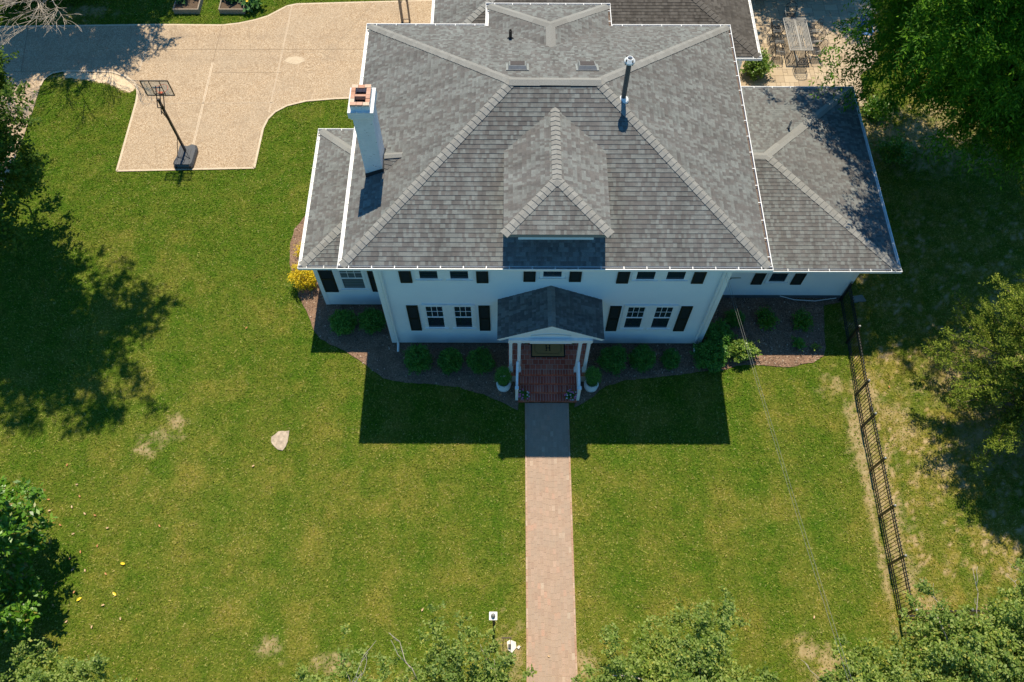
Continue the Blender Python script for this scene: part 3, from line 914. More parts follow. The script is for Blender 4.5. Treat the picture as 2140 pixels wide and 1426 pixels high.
fy = wy0
for xc in (-2.68, -1.69, 4.34, 5.31): window(xc, 0.64, 1.33, 2.87, fy)
for xc in (-2.68, -1.69, 4.34, 5.31): window(xc, 0.65, 4.60, 6.02, fy)
window(1.32, 0.66, 4.73, 6.02, fy)
for x0, x1 in ((-3.63, -3.24), (-1.14, -0.75), (3.42, 3.80), (5.87, 6.26)): shutter((x0 + x1) / 2, 0.39, 1.12, 2.88, fy)
for x0, x1 in ((-3.63, -3.24), (-1.14, -0.75), (3.43, 3.81), (5.88, 6.27)): shutter((x0 + x1) / 2, 0.39, 4.38, 6.12, fy)
for xc in (0.585, 2.07): shutter(xc, 0.39, 4.47, 6.12, fy)
# mullion panels joining each pair
for xa, xb in ((-3.12, -3.075), (-2.285, -2.085), (-1.295, -1.245), (3.9, 3.945), (4.735, 4.915), (5.705, 5.76)):
    for za, zb in ((1.27, 2.95), (4.53, 6.1)):
        mb = MB(); mb.box(xa, xb, fy - .05, fy - .002, za, zb); mb.build('window_mullion', 'white_paint', H)

# side and rear windows of the main block for the views round the corner
def window_side(yc, w, z0, z1, x, sgn):
    t = MB(); c = .075
    a, b = sorted((x + sgn * .001, x + sgn * .055))
    t.box(a, b, yc - w / 2 - c, yc - w / 2, z0, z1); t.box(a, b, yc + w / 2, yc + w / 2 + c, z0, z1)
    t.box(a, b, yc - w / 2 - c, yc + w / 2 + c, z1, z1 + .09); t.box(a, b, yc - w / 2 - c, yc + w / 2 + c, z0 - .07, z0)
    t.box(a, b - .02 if sgn > 0 else b, yc - w / 2, yc + w / 2, (z0 + z1) / 2 - .02, (z0 + z1) / 2 + .02)
    f = t.build('window', 'white_paint', H)
    g = MB(); a, b = sorted((x + sgn * .016, x + sgn * .024)); g.box(a, b, yc - w / 2, yc + w / 2, z0, z1); g.build('pane', 'glass', f)
for yc in (15.2, 21.8): window_side(yc, .65, 4.55, 6.0, wx0, -1)
for yc in (15.1, 17.5, 20.0): window_side(yc, .65, 4.55, 6.0, wx1, 1)
window_side(18.3, .9, 1.2, 2.7, -7.08, -1)

# dormer ----------------------------------------------------------------
dz0, dz1 = 7.93, 8.50
dx0, dx1, dy0 = -0.23, 2.85, 13.50
dxm = (dx0 + dx1) / 2; dyr = dy0 + (dx1 - dx0) / 2
ymeet0 = Y0 + (dz0 - ze) / sl_; ymeet1 = Y0 + (dz1 - ze) / sl_
mb = MB()
A_, B_, T_, E_ = V((dx0, dy0, dz0)), V((dx1, dy0, dz0)), V((dxm, dyr, dz1)), V((dxm, ymeet1 + .02, dz1))
dF = slope(mb, [A_, B_, T_], seed=2.2)
dL = slope(mb, [A_, T_, E_, V((dx0, ymeet0 + .02, dz0))], seed=3.2)
dR = slope(mb, [B_, T_, E_, V((dx1, ymeet0 + .02, dz0))], seed=4.4)
dorm = mb.build('dormer', 'shingles', H)
for a, b, n1, n2 in ((A_, T_, dF, dL), (B_, T_, dF, dR), (T_ + V((0, 0, .0)), E_, dL, dR)):
    mb = MB(); ridge(mb, a, b, n1, n2, 0.14, 0.19, rng=rng); mb.build('ridge_cap', 'ridge_shingle', dorm)
mb = MB()
rz = lambda y: ze + (y - Y0) * sl_
def cheek(x0, x1, y0, y1, z1, e=0.03):
    mb.hexa([(x0, y0, rz(y0) - e), (x1, y0, rz(y0) - e), (x1, y1, rz(y1) - e), (x0, y1, rz(y1) - e), (x0, y0, z1), (x1, y0, z1), (x1, y1, z1), (x0, y1, z1)])
cheek(0.26, 2.41, 14.2, 16.45, dz0 - .02)
mb.build('dormer_wall', 'siding', dorm)
mb = MB()
mb.box(0.20, 2.47, 14.12, 14.2, 6.80, 6.95); mb.box(0.20, .30, 14.15, 14.198, 6.95, dz0 - .14); mb.box(2.37, 2.47, 14.15, 14.198, 6.95, dz0 - .14)
mb.box(1.0, 1.08, 14.15, 14.198, 6.95, dz0 - .14); mb.box(1.6, 1.68, 14.15, 14.198, 6.95, dz0 - .14)
mb.build('dormer_trim', 'white_paint', dorm)
mb = MB()
for a, b in ((.32, .99), (1.09, 1.59), (1.69, 2.36)): mb.box(a, b, 14.165, 14.185, 7.0, 7.7)
mb.build('dormer_pane', 'glass', dorm)
mb = MB()
mb.prism([(dx0, dy0), (dx1, dy0), (dx1, dy0 + .9), (dx0, dy0 + .9)], dz0 - .13, dz0 - .015)
for a, b in ((dx0, .27), (2.40, dx1)):
    mb.hexa([(a, dy0 + .9, dz0 - .13), (b, dy0 + .9, dz0 - .13), (b, ymeet0 - .28, dz0 - .13), (a, ymeet0 - .28, dz0 - .13), (a, dy0 + .9, dz0 - .015), (b, dy0 + .9, dz0 - .015), (b, ymeet0 - .03, dz0 - .015), (a, ymeet0 - .03, dz0 - .015)])
mb.build('dormer_soffit', 'ridge_shingle', dorm)

# rear extension roof ------------------------------------------------------
ex0, ex1, ey = -0.85, 3.48, 24.78
exm = (ex0 + ex1) / 2; eh = (ex1 - ex0) / 2; ez = ze + eh * sl_
ea, eb = V((exm, ey - eh, ez)), V((exm, Y1 - eh - .02, ez))
mb = MB()
e1 = slope(mb, [V((ex0, ey, ze)), V((ex1, ey, ze)), ea], seed=7.7)
e2 = slope(mb, [V((ex0, ey, ze)), ea, eb, V((ex0, Y1, ze))], seed=8.8)
e3 = slope(mb, [V((ex1, ey, ze)), ea, eb, V((ex1, Y1, ze))], seed=9.9)
rr = mb.build('roof', 'shingles', H, 'small hipped roof over the rear projection')
for a, b, n1, n2 in ((V((ex0, ey, ze)), ea, e1, e2), (V((ex1, ey, ze)), ea, e1, e3), (eb, ea, e2, e3)):
    mb = MB(); ridge(mb, a, b, n1, n2, 0.17, 0.9 if a is not eb else 1.1, 0.006, rng); mb.build('ridge_cap', 'ridge_shingle', rr)
gutter((ex0 - .12, ey + .12, ze), (ex1 + .12, ey + .12, ze), (0, 1, 0), H)
gutter((ex0 - .12, Y1 + .0, ze - .002), (ex0 - .12, ey - .02, ze - .002), (-1, 0, 0), H)
gutter((ex1 + .12, Y1 + .0, ze - .002), (ex1 + .12, ey - .02, ze - .002), (1, 0, 0), H, debris=True)
mb = MB(); mb.box(ex0, ex1, Y1 + .01, ey, ze - .22, ze - .03); mb.build('soffit', 'white_paint', H)
walls(-0.1, 2.75, 22.9, 24.0, 0.12, 6.22, 'rear projection wall of white siding', 'LRB')

# left wing -----------------------------------------------------------------
def wing_roof(pl, seeds, caps, mat='shingles', label=None, capseg=0.2, capmat='ridge_shingle'):
    mb = MB(); ns = [slope(mb, p, seed=s) for p, s in zip(pl, seeds)]
    r = mb.build('roof', mat, H, label)
    for a, b, i, j, sg in caps:
        m2 = MB(); ridge(m2, a, b, ns[i], ns[j], 0.15, sg, rng=rng); m2.build('ridge_cap', capmat, r)
    return r
lz, ls = 3.3, 0.34
lx0, ly0, ly1 = -7.30, 15.45, 21.58
lh = (ly1 - ly0) / 2; ap = V((lx0 + lh, ly0 + lh, lz + ls * lh))
F_, K_ = V((lx0, ly0, lz)), V((lx0, ly1, lz)); F2, K2 = V((lx0 + lh, ly0, lz)), V((lx0 + lh, ly1, lz))
wing_roof([[K_, F_, ap], [F_, F2, ap], [K_, K2, ap]], (21, 22, 23), [(F_, ap, 0, 1, .2), (K_, ap, 0, 2, .9)], label='low hipped roof of the left wing')
g = 0.12
gutter((lx0 - g, ly0 - g, lz), (wx0, ly0 - g, lz), (0, -1, 0), H)
gutter((lx0 - g, ly1 + g, lz), (wx0, ly1 + g, lz), (0, 1, 0), H)
gutter((lx0 - g, ly0 + .015, lz - .002), (lx0 - g, ly1 - .015, lz - .002), (-1, 0, 0), H)
mb = MB(); mb.box(lx0, wx0 - .02, ly0, ly1, lz - .2, lz - .02); mb.build('soffit', 'white_paint', H)
w_l = walls(-7.08, wx0 - .01, 15.78, 21.25, 0.12, 3.1, 'single-storey white siding wall of the left wing', 'FLB')
window(-5.79, 0.84, 1.30, 2.75, 15.78, blind=True)
shutter(-6.69, 0.5, 1.07, 2.85, 15.78); shutter(-4.92, 0.5, 1.10, 2.85, 15.78)
for xa, xb in ((-6.42, -6.29), (-5.29, -5.19)):
    mb = MB(); mb.box(xa, xb, 15.73, 15.778, 1.2, 2.85); mb.build('window_mullion', 'white_paint', H)

# right wing -------------------------------------------------------------------
rz0, rs_ = 3.3, 0.223
qx1, qy0, qy1 = 13.43, 15.38, 23.85
qh = (qy1 - qy0) / 2; apr = V((qx1 - qh, qy0 + qh, rz0 + rs_ * qh)); apl = V((wx1 - .3, qy0 + qh, rz0 + rs_ * qh))
a, b = V((qx1, qy0, rz0)), V((qx1, qy1, rz0)); c, d = V((wx1 - .3, qy0, rz0)), V((wx1 - .3, qy1, rz0))
wing_roof([[a, b, apr], [c, a, apr, apl], [d, b, apr, apl]], (31, 32, 33), [(a, apr, 0, 1, .22), (b, apr, 0, 2, .9), (apl, apr, 1, 2, .7)], label='low hipped roof of the right wing, partly shaded')
gutter((wx1, qy0 - g, rz0), (qx1 + g, qy0 - g, rz0), (0, -1, 0), H)
gutter((wx1, qy1 + g, rz0), (qx1 + g, qy1 + g, rz0), (0, 1, 0), H)
gutter((qx1 + g, qy0 + .015, rz0 - .002), (qx1 + g, qy1 - .015, rz0 - .002), (1, 0, 0), H)
mb = MB(); mb.box(wx1 + .02, qx1, qy0, qy1, rz0 - .2, rz0 - .02); mb.build('soffit', 'white_paint', H)
w_r = walls(wx1 + .01, 12.76, 16.14, 23.1, 0.30, 3.1, 'single-storey white siding wall of the right wing', 'FRB')
window(9.88, 0.66, 1.27, 2.72, 16.14)
shutter(9.17, 0.4, 1.10, 2.85, 16.14); shutter(10.65, 0.4, 1.10, 2.85, 16.14)
mb = MB()
mb.bar((7.5, 16.1, .95), (7.72, 16.1, 1.5), .02); mb.bar((7.72, 16.1, 1.5), (8.5, 16.1, 1.55), .02); mb.bar((8.15, 16.1, 1.52), (8.05, 16.1, 1.35), .03)
mb.bar((6.98 + .3, 16.1, .35), (7.3, 16.1, 2.9), .02)
mb.build('conduit', 'grey_metal', H)
mb = MB(); mb.tube([(10.3, 16.06, .33), (10.9, 16.0, .15), (11.7, 15.98, .10), (12.5, 16.05, .2)], 0.015, 6); mb.build('conduit', 'white_metal', H)

# rear single-storey addition ------------------------------------------------------
bx0, bx1, by0, by1 = -3.28, 10.02, 25.6, 42.0
bs = 0.30; bh = (bx1 - bx0) / 2
T0 = V(((bx0 + bx1) / 2, by0 + bh, 3.3 + bs * bh)); T1 = V(((bx0 + bx1) / 2, by1 - bh, 3.3 + bs * bh))
a, b, c, d = V((bx0, by0, 3.3)), V((bx1, by0, 3.3)), V((bx1, by1, 3.3)), V((bx0, by1, 3.3))
mb = MB()
n1 = slope(mb, [a, b, T0], seed=41); n2 = slope(mb, [b, c, T1, T0], seed=42); n4 = slope(mb, [c, d, T1], seed=44)
rb = mb.build('roof', 'shingles_brown', H, 'low brownish hipped roof of the rear addition')
mb = MB(); n3 = slope(mb, [d, a, T0, T1], seed=43); mb.build('roof', 'shingles', H, 'grey side slope of the rear addition')
for p, q, i, j in ((a, T0, n1, n3), (b, T0, n1, n2)):
    mb = MB(); ridge(mb, p, q, i, j, 0.15, 0.2, rng=rng)
    mb.build('ridge_cap', 'ridge_shingle' if p is a else 'shingles_brown', rb)
frame_gutters(bx0, bx1, by0, by1, 3.3, 'FLR')
mb = MB(); mb.box(bx0, bx1, by0, by1, 3.08, 3.27); mb.build('soffit', 'white_paint', H)
walls(-2.8, 9.55, 26.05, 41.5, 0.2, 3.1, 'cream wall of the rear addition', 'FLRB', 'off_white')
mb = MB(); mb.box(-3.42, -3.15, 31.0, 31.4, 0, 2.9); mb.build('downspout', 'white_metal', H)

# chimney ----------------------------------------------------------------------------
cx0, cx1, cy0, cy1 = -4.60, -4.04, 16.58, 17.38
mb = MB()
mb.box(cx0, cx1, cy0, cy1, 0.1, 9.50, uv=True)
ch = mb.build('chimney', 'painted_brick', H, 'tall white painted brick chimney with bare brick top')
mb = MB()
mb.box(cx0 - .045, cx1 + .045, cy0 - .045, cy1 + .045, 9.30, 9.40, uv=True)
mb.box(cx0 - .09, cx1 + .09, cy0 - .09, cy1 + .09, 9.40, 9.62, uv=True)
mb.build('chimney_collar', 'painted_brick', ch)
mb = MB(); rng2 = random.Random(6)
ix0, ix1, iy0, iy1 = cx0 + .12, cx1 - .12, cy0 + .12, cy1 - .12
def brick_run(x0, x1, y0, y1, n, alongx):
    for i in range(n):
        f0, f1 = i / n, (i + 1) / n
        dz = rng2.uniform(-.012, .012)
        if alongx: mb.box(x0 + (x1 - x0) * f0 + .004, x0 + (x1 - x0) * f1 - .004, y0, y1, 9.78, 9.835 + dz)
        else: mb.box(x0, x1, y0 + (y1 - y0) * f0 + .004, y0 + (y1 - y0) * f1 - .004, 9.78, 9.835 + dz)
brick_run(cx0, cx1, cy0, cy0 + .12, 3, True); brick_run(cx0, cx1, cy1 - .12, cy1, 3, True)
brick_run(cx0, cx0 + .12, cy0 + .122, cy1 - .122, 4, False); brick_run(cx1 - .12, cx1, cy0 + .122, cy1 - .122, 4, False)
mb.box(ix0, ix1, (cy0 + cy1) / 2 - .04, (cy0 + cy1) / 2 + .04, 9.68, 9.815)
mb.build('chimney_top', 'top_brick', ch)
mb = MB()
for y0_, y1_ in ((cy0, cy0 + .1), (cy1 - .1, cy1)): mb.box(cx0, cx1, y0_, y1_, 9.62, 9.778, uv=True)
for x0_, x1_ in ((cx0, cx0 + .1), (cx1 - .1, cx1)): mb.box(x0_, x1_, cy0 + .101, cy1 - .101, 9.62, 9.778, uv=True)
mb.build('chimney_neck', 'painted_brick', ch)
mb = MB(); mb.box(cx0 + .11, cx1 - .11, cy0 + .11, cy1 - .11, 9.60, 9.64); mb.build('flue', 'flue_dark', ch)
zl = lambda x: ze + (x - X0) * sl_
mb = MB()
mb.hexa([(cx0 - .02, cy0 - .03, zl(cx0) - .02), (cx1 + .04, cy0 - .03, zl(cx1) - .02), (cx1 + .04, cy1 + .03, zl(cx1) - .02), (cx0 - .02, cy1 + .03, zl(cx0) - .02),
         (cx0 - .02, cy0 - .03, zl(cx0) + .16), (cx1 + .04, cy0 - .03, zl(cx1) + .16), (cx1 + .04, cy1 + .03, zl(cx1) + .16), (cx0 - .02, cy1 + .03, zl(cx0) + .16)])
mb.build('chimney_flashing', 'flashing', ch)
# cricket behind the chimney
p0 = V((cx1 + .04, 17.0, zl(cx1) + .24)); p1 = V((-3.42, 17.0, zl(-3.42) + .02))
mb = MB()
slope(mb, [p0, p1, V((cx1 + .04, 16.5, zl(cx1) + .02))], seed=51, out=(0, -1, 1)); slope(mb, [p0, p1, V((cx1 + .04, 17.5, zl(cx1) + .02))], seed=52, out=(0, 1, 1))
mb.build('chimney_cricket', 'shingles', H)
mb = MB(); ridge(mb, p0 + V((0, 0, .02)), p1 + V((0, 0, .02)), V((0, -.4, 1)).normalized(), V((0, .4, 1)).normalized(), 0.11, 0.7, 0.01); mb.build('ridge_cap', 'ridge_shingle', H)

# roof vents and pipes ------------------------------------------------------------------
def box_vent(x, y):
    z = ze + (Y1 - y) * sl_
    R = Matrix.Rotation(-math.atan(sl_), 3, 'X')
    mb = MB(); mb.cbox((x, y, z + .03), (0.72, .62, .02), mat=R)
    v = mb.build('roof_vent', 'grey_metal', H, 'square grey vent with louvred solar top on the rear slope')
    mb = MB()
    c = V((x, y, z + .11)); s = [(-.28, -.24), (.28, -.24), (.28, .24), (-.28, .24)]
    lo = [c + R @ V((a * 1.08, b * 1.08, -.07)) for a, b in s]; hi = [c + R @ V((a * .92, b * .9, .06)) for a, b in s]
    mb.hexa(lo + hi); mb.build('vent_hood', 'grey_metal', v)
    mb = MB(); mb.cbox(c + R @ V((0, 0, .066)), (.46, .36, .012), mat=R); mb.build('vent_panel', 'vent_brown', v)
    return v
box_vent(0.17, 19.62); box_vent(2.37, 19.62)
def pipe(x, y, z, h, r, mat, boot='flashing', capm=None):
    mb = MB(); mb.tube([(x, y, z - .05), (x, y, z + h)], r, 12, cap=False)
    mb.lathe((x, y, z + h), [(r, 0), (r * .8, 0), (r * .8, -.06)], 12)
    p = mb.build('vent_pipe', mat, H, smooth=False)
    mb = MB(); mb.lathe((x, y, z - .02), [(r * 2.4, -.02), (r * 2.1, .03), (r * 1.1, .09), (r * 1.02, .1)], 12)
    mb.build('pipe_boot', boot, p)
    return p
pipe(-0.06, 22.3, 7.10, .38, .055, 'black_metal')
fp = pipe(3.41, 18.16, 8.50, 1.5, .075, 'flue_metal', 'white_metal'); fp['label'] = 'tall galvanised flue with white cap on the right slope'
mb = MB(); mb.lathe((3.41, 18.16, 9.98), [(.075, -.03), (.16, 0), (.16, .05), (.09, .14), (.075, .14), (.075, .05)], 16)
mb.build('flue_cap', 'white_metal', fp)
mb = MB()
for i in range(4):
    a = i * PI / 2 + .6; mb.bar((3.41 + .15 * math.cos(a), 18.16 + .15 * math.sin(a), 9.95), (3.41 + .13 * math.cos(a), 18.16 + .13 * math.sin(a), 10.12), .03)
mb.build('cap_strut', 'black_metal', fp)
rp = pipe(10.35, 21.22, 3.86, .45, .04, 'grey_metal'); 

# downspouts on the front corners ----------------------------------------------------------
for xs in (wx0 + .22, wx1 - .24):
    mb = MB()
    mb.tube([(xs, 13.36, 6.34), (xs, 13.5, 6.15), (xs, 14.0, 5.9), (xs, 14.05, 5.6), (xs, 14.05, .35), (xs, 13.98, .22), (xs, 13.72, .12)], .045, 8)
    mb.build('downspout', 'white_metal', H)

# porch ---------------------------------------------------------------------------------------
pz, prz = 3.28, 4.17
px0, px1, py0, py1 = -0.46, 3.08, 12.57, wy0 - .016
pxm = (px0 + px1) / 2
mb = MB()
p_l = slope(mb, [V((px0, py0, pz)), V((px0, py1, pz)), V((pxm, py1, prz)), V((pxm, py0, prz))], seed=61)
p_r = slope(mb, [V((px1, py0, pz)), V((px1, py1, pz)), V((pxm, py1, prz)), V((pxm, py0, prz))], seed=62)
pr = mb.build('porch_roof', 'shingles', H, 'dark gabled porch roof over the front steps')
mb = MB(); ridge(mb, V((pxm, py0, prz)), V((pxm, py1, prz)), p_l, p_r, .13, .2, rng=rng); mb.build('ridge_cap', 'ridge_shingle', pr)
# body under the shingles: rakes, pediment and beams
mb = MB(); s5 = (prz - pz) / (pxm - px0)
def rake(y0, y1, t0, t1, xin):
    for sx in (-1, 1):
        e = pxm + sx * (pxm - px0 - xin)
        p = [(e, y0, pz + s5 * xin - t1), (pxm, y0, prz - t1), (pxm, y1, prz - t1), (e, y1, pz + s5 * xin - t1), (e, y0, pz + s5 * xin - t0), (pxm, y0, prz - t0), (pxm, y1, prz - t0), (e, y1, pz + s5 * xin - t0)]
        mb.hexa(p if sx < 0 else [p[1], p[0], p[3], p[2], p[5], p[4], p[7], p[6]])
rake(py0 + .005, py1, .004, .05, .0)
rake(py0 + .03, py0 + .075, .051, .17, .05)
mb.build('porch_fascia', 'white_paint', pr)
mb = MB()
mb.add([(px0 + .38, 12.68, pz - .16), (px1 - .38, 12.68, pz - .16), (pxm, 12.68, prz - .09), (px0 + .38, 12.73, pz - .16), (px1 - .38, 12.73, pz - .16), (pxm, 12.73, prz - .09), (px0 + .38, 12.68, pz + .04), (px1 - .38, 12.68, pz + .04), (px0 + .38, 12.73, pz + .04), (px1 - .38, 12.73, pz + .04)],
       [[0, 1, 7, 2, 6], [3, 8, 5, 9, 4], [0, 6, 8, 3], [1, 4, 9, 7], [0, 3, 4, 1]])
mb.build('pediment', 'siding', pr)
mb = MB()
mb.box(-0.10, 2.72, 12.60, 12.80, pz - .30, pz - .12)
for a, b in ((-.10, .08), (2.54, 2.72)): mb.box(a, b, 12.80, wy0 - .02, pz - .30, pz - .12)
mb.box(.62, 2.0, 12.55, 12.60, pz - .26, pz - .06)
mb.build('porch_beam', 'white_paint', pr)
mb = MB()
# thin arch moulding
n = 12; pa = [V((.65 + 1.33 * i / n, 12.665, pz + .10 + .09 * math.sin(PI * i / n))) for i in range(n + 1)]
for a, b in zip(pa, pa[1:]): mb.bar(a, b, .03, .025)
mb.build('arch_moulding', 'off_white', pr)
mb = MB(); mb.box(px0 + .1, px1 - .1, py0 + .1, py1, pz - .12, pz - .10); mb.build('porch_ceiling', 'white_paint', pr)
fz = 0.68
for cx_ in (-0.02, 0.27, 2.33, 2.62):
    mb = MB()
    mb.box(cx_ - .055, cx_ + .055, 12.64, 12.75, fz, pz - .30)
    mb.box(cx_ - .08, cx_ + .08, 12.615, 12.775, fz, fz + .16); mb.box(cx_ - .075, cx_ + .075, 12.62, 12.77, pz - .38, pz - .302)
    mb.build('column', 'white_paint', H)
for cx_ in (0.02, 2.6):
    mb = MB(); mb.box(cx_ - .055, cx_ + .055, wy0 - .09, wy0 - .02, fz, pz - .30); mb.build('pilaster', 'white_paint', H)
# steps and floor of brick
mb = MB(); r5 = random.Random(9)
def bricks_top(x0, x1, y0, y1, z, alongx, bl=.2, bw=.1):
    if alongx:
        ny_ = max(1, round((y1 - y0) / bw)); 
        for j in range(ny_):
            ya = y0 + (y1 - y0) * j / ny_; yb = y0 + (y1 - y0) * (j + 1) / ny_; x = x0 - (bl / 2 if j % 2 else 0)
            while x < x1 - .01:
                xa, xb = max(x0, x), min(x1, x + bl)
                if xb - xa > .02: mb.box(xa + .006, xb - .006, ya + .006, yb - .006, z - .05, z + r5.uniform(-.002, .002), mi=0)
                x += bl
    else:
        nx_ = max(1, round((x1 - x0) / bw))
        for i in range(nx_):
            xa = x0 + (x1 - x0) * i / nx_; xb = x0 + (x1 - x0) * (i + 1) / nx_
            mb.box(xa + .006, xb - .006, y0 + .006, y1 - .006, z - .05, z + r5.uniform(-.002, .002), mi=0)
sx0, sx1 = 0.24, 2.38
ys = [11.73, 12.0, 12.27, 12.54]
for i, y in enumerate(ys):
    z = .17 * (i + 1)
    y2 = ys[i + 1] if i < 3 else wy0 - .02
    xa, xb = (sx0, sx1) if i < 3 else (-.12, 2.74)
    mb.box(xa + .005, xb - .005, y + .012, y2 + (.02 if i < 3 else -.001), -.05, z - .006, mi=1)
    if i < 3: bricks_top(xa, xb, y - .012, y2 - .0, z, False)
    else:
        bricks_top(xa, xb, y - .012, y + .2, z, False)
        bricks_top(xa, xb, y + .205, y2, z, True, .2, .2)
    # riser bricks
    x = xa
    while x < xb - .02:
        mb.box(x + .004, min(x + .2, xb) - .004, y - .002, y + .01, z - .165, z - .055, mi=0); x += .2
st = mb.build('front_steps', ['step_brick', 'mortar_light'], H, 'red brick steps and porch floor')
# handrails
for xr, nxr in ((.22, .20), (2.36, 2.40)):
    mb = MB(); a = V((xr, 12.62, fz + .86)); b = V((nxr, 11.84, .17 + .80))
    mb.bar(a, b, .085, .05); mb.bar(a - V((0, 0, .72)), b - V((0, 0, .66)), .05, .05)
    for i in range(1, 8):
        q = a.lerp(b, i / 8); mb.box(q.x - .015, q.x + .015, q.y - .015, q.y + .015, q.z - .70, q.z - .02)
    mb.build('handrail', 'white_paint', H)
    mb = MB(); mb.box(nxr - .05, nxr + .05, 11.74, 11.84, .17, 1.12); mb.box(nxr - .065, nxr + .065, 11.725, 11.855, 1.12, 1.15); mb.build('newel_post', 'white_paint', H)
# entrance door
mb = MB(); mb.box(.88, 1.80, wy0 - .04, wy0 - .018, fz + .02, fz + 2.05)
for z0_, z1_ in ((.2, .85), (1.0, 1.85)):
    for a, b in ((.97, 1.30), (1.38, 1.71)): mb.box(a, b, wy0 - .05, wy0 - .041, fz + z0_, fz + z1_)
dd = mb.build('door', 'door_paint', H)
mb = MB(); mb.box(1.70, 1.76, wy0 - .09, wy0 - .04, fz + 1.0, fz + 1.06); mb.build('door_handle', 'silver_metal', dd)
mb = MB()
for a, b in ((.76, .875), (1.805, 1.92)): mb.box(a, b, wy0 - .06, wy0 - .018, fz, fz + 2.1)
mb.box(.74, 1.94, wy0 - .07, wy0 - .018, fz + 2.1, fz + 2.25); mb.build('door_casing', 'white_paint', H)

# ------------------------------------------------------------------ doormat
D = empty('doormat', (1.34, 13.59, .68), 'brown coir doormat with black border and letter H on the brick porch floor', 'doormat')
mb = MB(); mb.box(.72, 1.96, 13.22, 13.96, .684, .70); mb.build('border', 'mat_black', D)
mb = MB(); mb.box(.765, 1.915, 13.265, 13.915, .70, .708); mb.build('mat', 'coir', D)
mb = MB()
def octo(i, c):
    x0, x1, y0, y1 = .765 + i, 1.915 - i, 13.265 + i, 13.915 - i
    return [(x0 + c, y0), (x1 - c, y0), (x1, y0 + c), (x1, y1 - c), (x1 - c, y1), (x0 + c, y1), (x0, y1 - c), (x0, y0 + c)]
for i, c, w in ((.085, .10, .008), (.115, .10, .006)):
    q = octo(i, c)
    for a, b in zip(q, q[1:] + q[:1]): mb.bar((*a, .7095), (*b, .7095), w, .003)
mb.build('trim_line', 'mat_black', D)
mb = MB(); cx_, cy_ = 1.34, 13.59
for s in (-1, 1):
    mb.box(cx_ + s * .065 - .018, cx_ + s * .065 + .018, cy_ - .11, cy_ + .11, .708, .712)
    for t in (-1, 1): mb.box(cx_ + s * .065 - .042, cx_ + s * .065 + .042, cy_ + t * .118 - .008, cy_ + t * .118 + .008, .708, .712)
mb.box(cx_ - .047, cx_ + .047, cy_ - .017, cy_ + .017, .708, .7118)
mb.build('letter', 'mat_black', D)

# ------------------------------------------------------------------ foliage helpers
def leaf_mesh(name, P, A, B, mat, parent=None, off=(0, 0, 0)):
    """P base points, A along leaf, B across; one folded-diamond quad each"""
    n = len(P)
    co = np.zeros((n, 4, 3))
    co[:, 0] = P; co[:, 1] = P + A * .5 + B * .5; co[:, 2] = P + A; co[:, 3] = P + A * .5 - B * .5
    co -= np.array(off)
    me = fastmesh(name, co.reshape(-1, 3), np.arange(4 * n).reshape(n, 4), mat)
    o = bpy.data.objects.new(name, me); COL.objects.link(o)
    if parent is not None: o.parent = parent
    return o

def unit(a): return a / (np.linalg.norm(a, axis=-1, keepdims=True) + 1e-9)

def twigs_leaves(C0, D0, rs, tw_len, per, L, Wd, jitter=.6, droop=0.0, flat=.5, spread=.02):
    """leaves strung along twigs starting at C0 in direction D0"""
    n = len(C0)
    t = np.tile((np.arange(per) + .5) / per, (n, 1)) + rs.uniform(-.3, .3, (n, per)) / per
    ln = tw_len * rs.uniform(.6, 1.25, (n, 1))
    P = C0[:, None, :] + D0[:, None, :] * (t * ln)[:, :, None]
    P[:, :, 2] -= droop * (t * ln) ** 2
    P += rs.normal(0, spread, P.shape)
    side = unit(np.cross(D0, np.array([0, 0, 1.0])) + 1e-3)
    sg = np.where(np.arange(per) % 2 == 0, 1, -1)[None, :, None]
    A = D0[:, None, :] * .6 + side[:, None, :] * sg * .8 + rs.normal(0, jitter, P.shape)
    A[:, :, 2] -= droop * .4
    A = unit(A)
    up = np.array([0, 0, 1.0]) + rs.normal(0, flat, P.shape)
    B = unit(np.cross(A, up))
    sc = rs.uniform(.65, 1.25, (n, per, 1))
    return P.reshape(-1, 3), (A * L * sc).reshape(-1, 3), (B * Wd * sc).reshape(-1, 3)

def crown_points(ells, n, rs, shell=.45, lump=.35, freq=.5, ylim=None):
    out = []
    tot = sum(e[1][0] * e[1][1] * e[1][2] for e in ells)
    for c, r in ells:
        k = int(n * r[0] * r[1] * r[2] / tot)
        d = unit(rs.normal(0, 1, (k, 3)))
        rad = (shell + (1 - shell) * rs.rand(k)) ** .7
        p = d * rad[:, None]
        f = np.array([mn.noise(V(tuple((q * np.array(r) * freq + np.array(c)).tolist()))) for q in d])
        p = p * (1 - lump / 2 + lump * 1.2 * f)[:, None]
        out.append(np.array(c) + p * np.array(r))
    return np.concatenate(out)

def limb(mb, a, b, r0, r1, rng, wob=.08, k=4, n=6):
    a, b = V(a), V(b); L = (b - a).length
    pts = [a]; 
    for i in range(1, k):
        q = a.lerp(b, i / k); q += V([rng.uniform(-1, 1) * wob * L for _ in range(3)]); q.z += .06 * L * math.sin(PI * i / k)
        pts.append(q)
    pts.append(b)
    mb.tube(pts, [r0 + (r1 - r0) * i / k for i in range(k + 1)], n)
    return pts

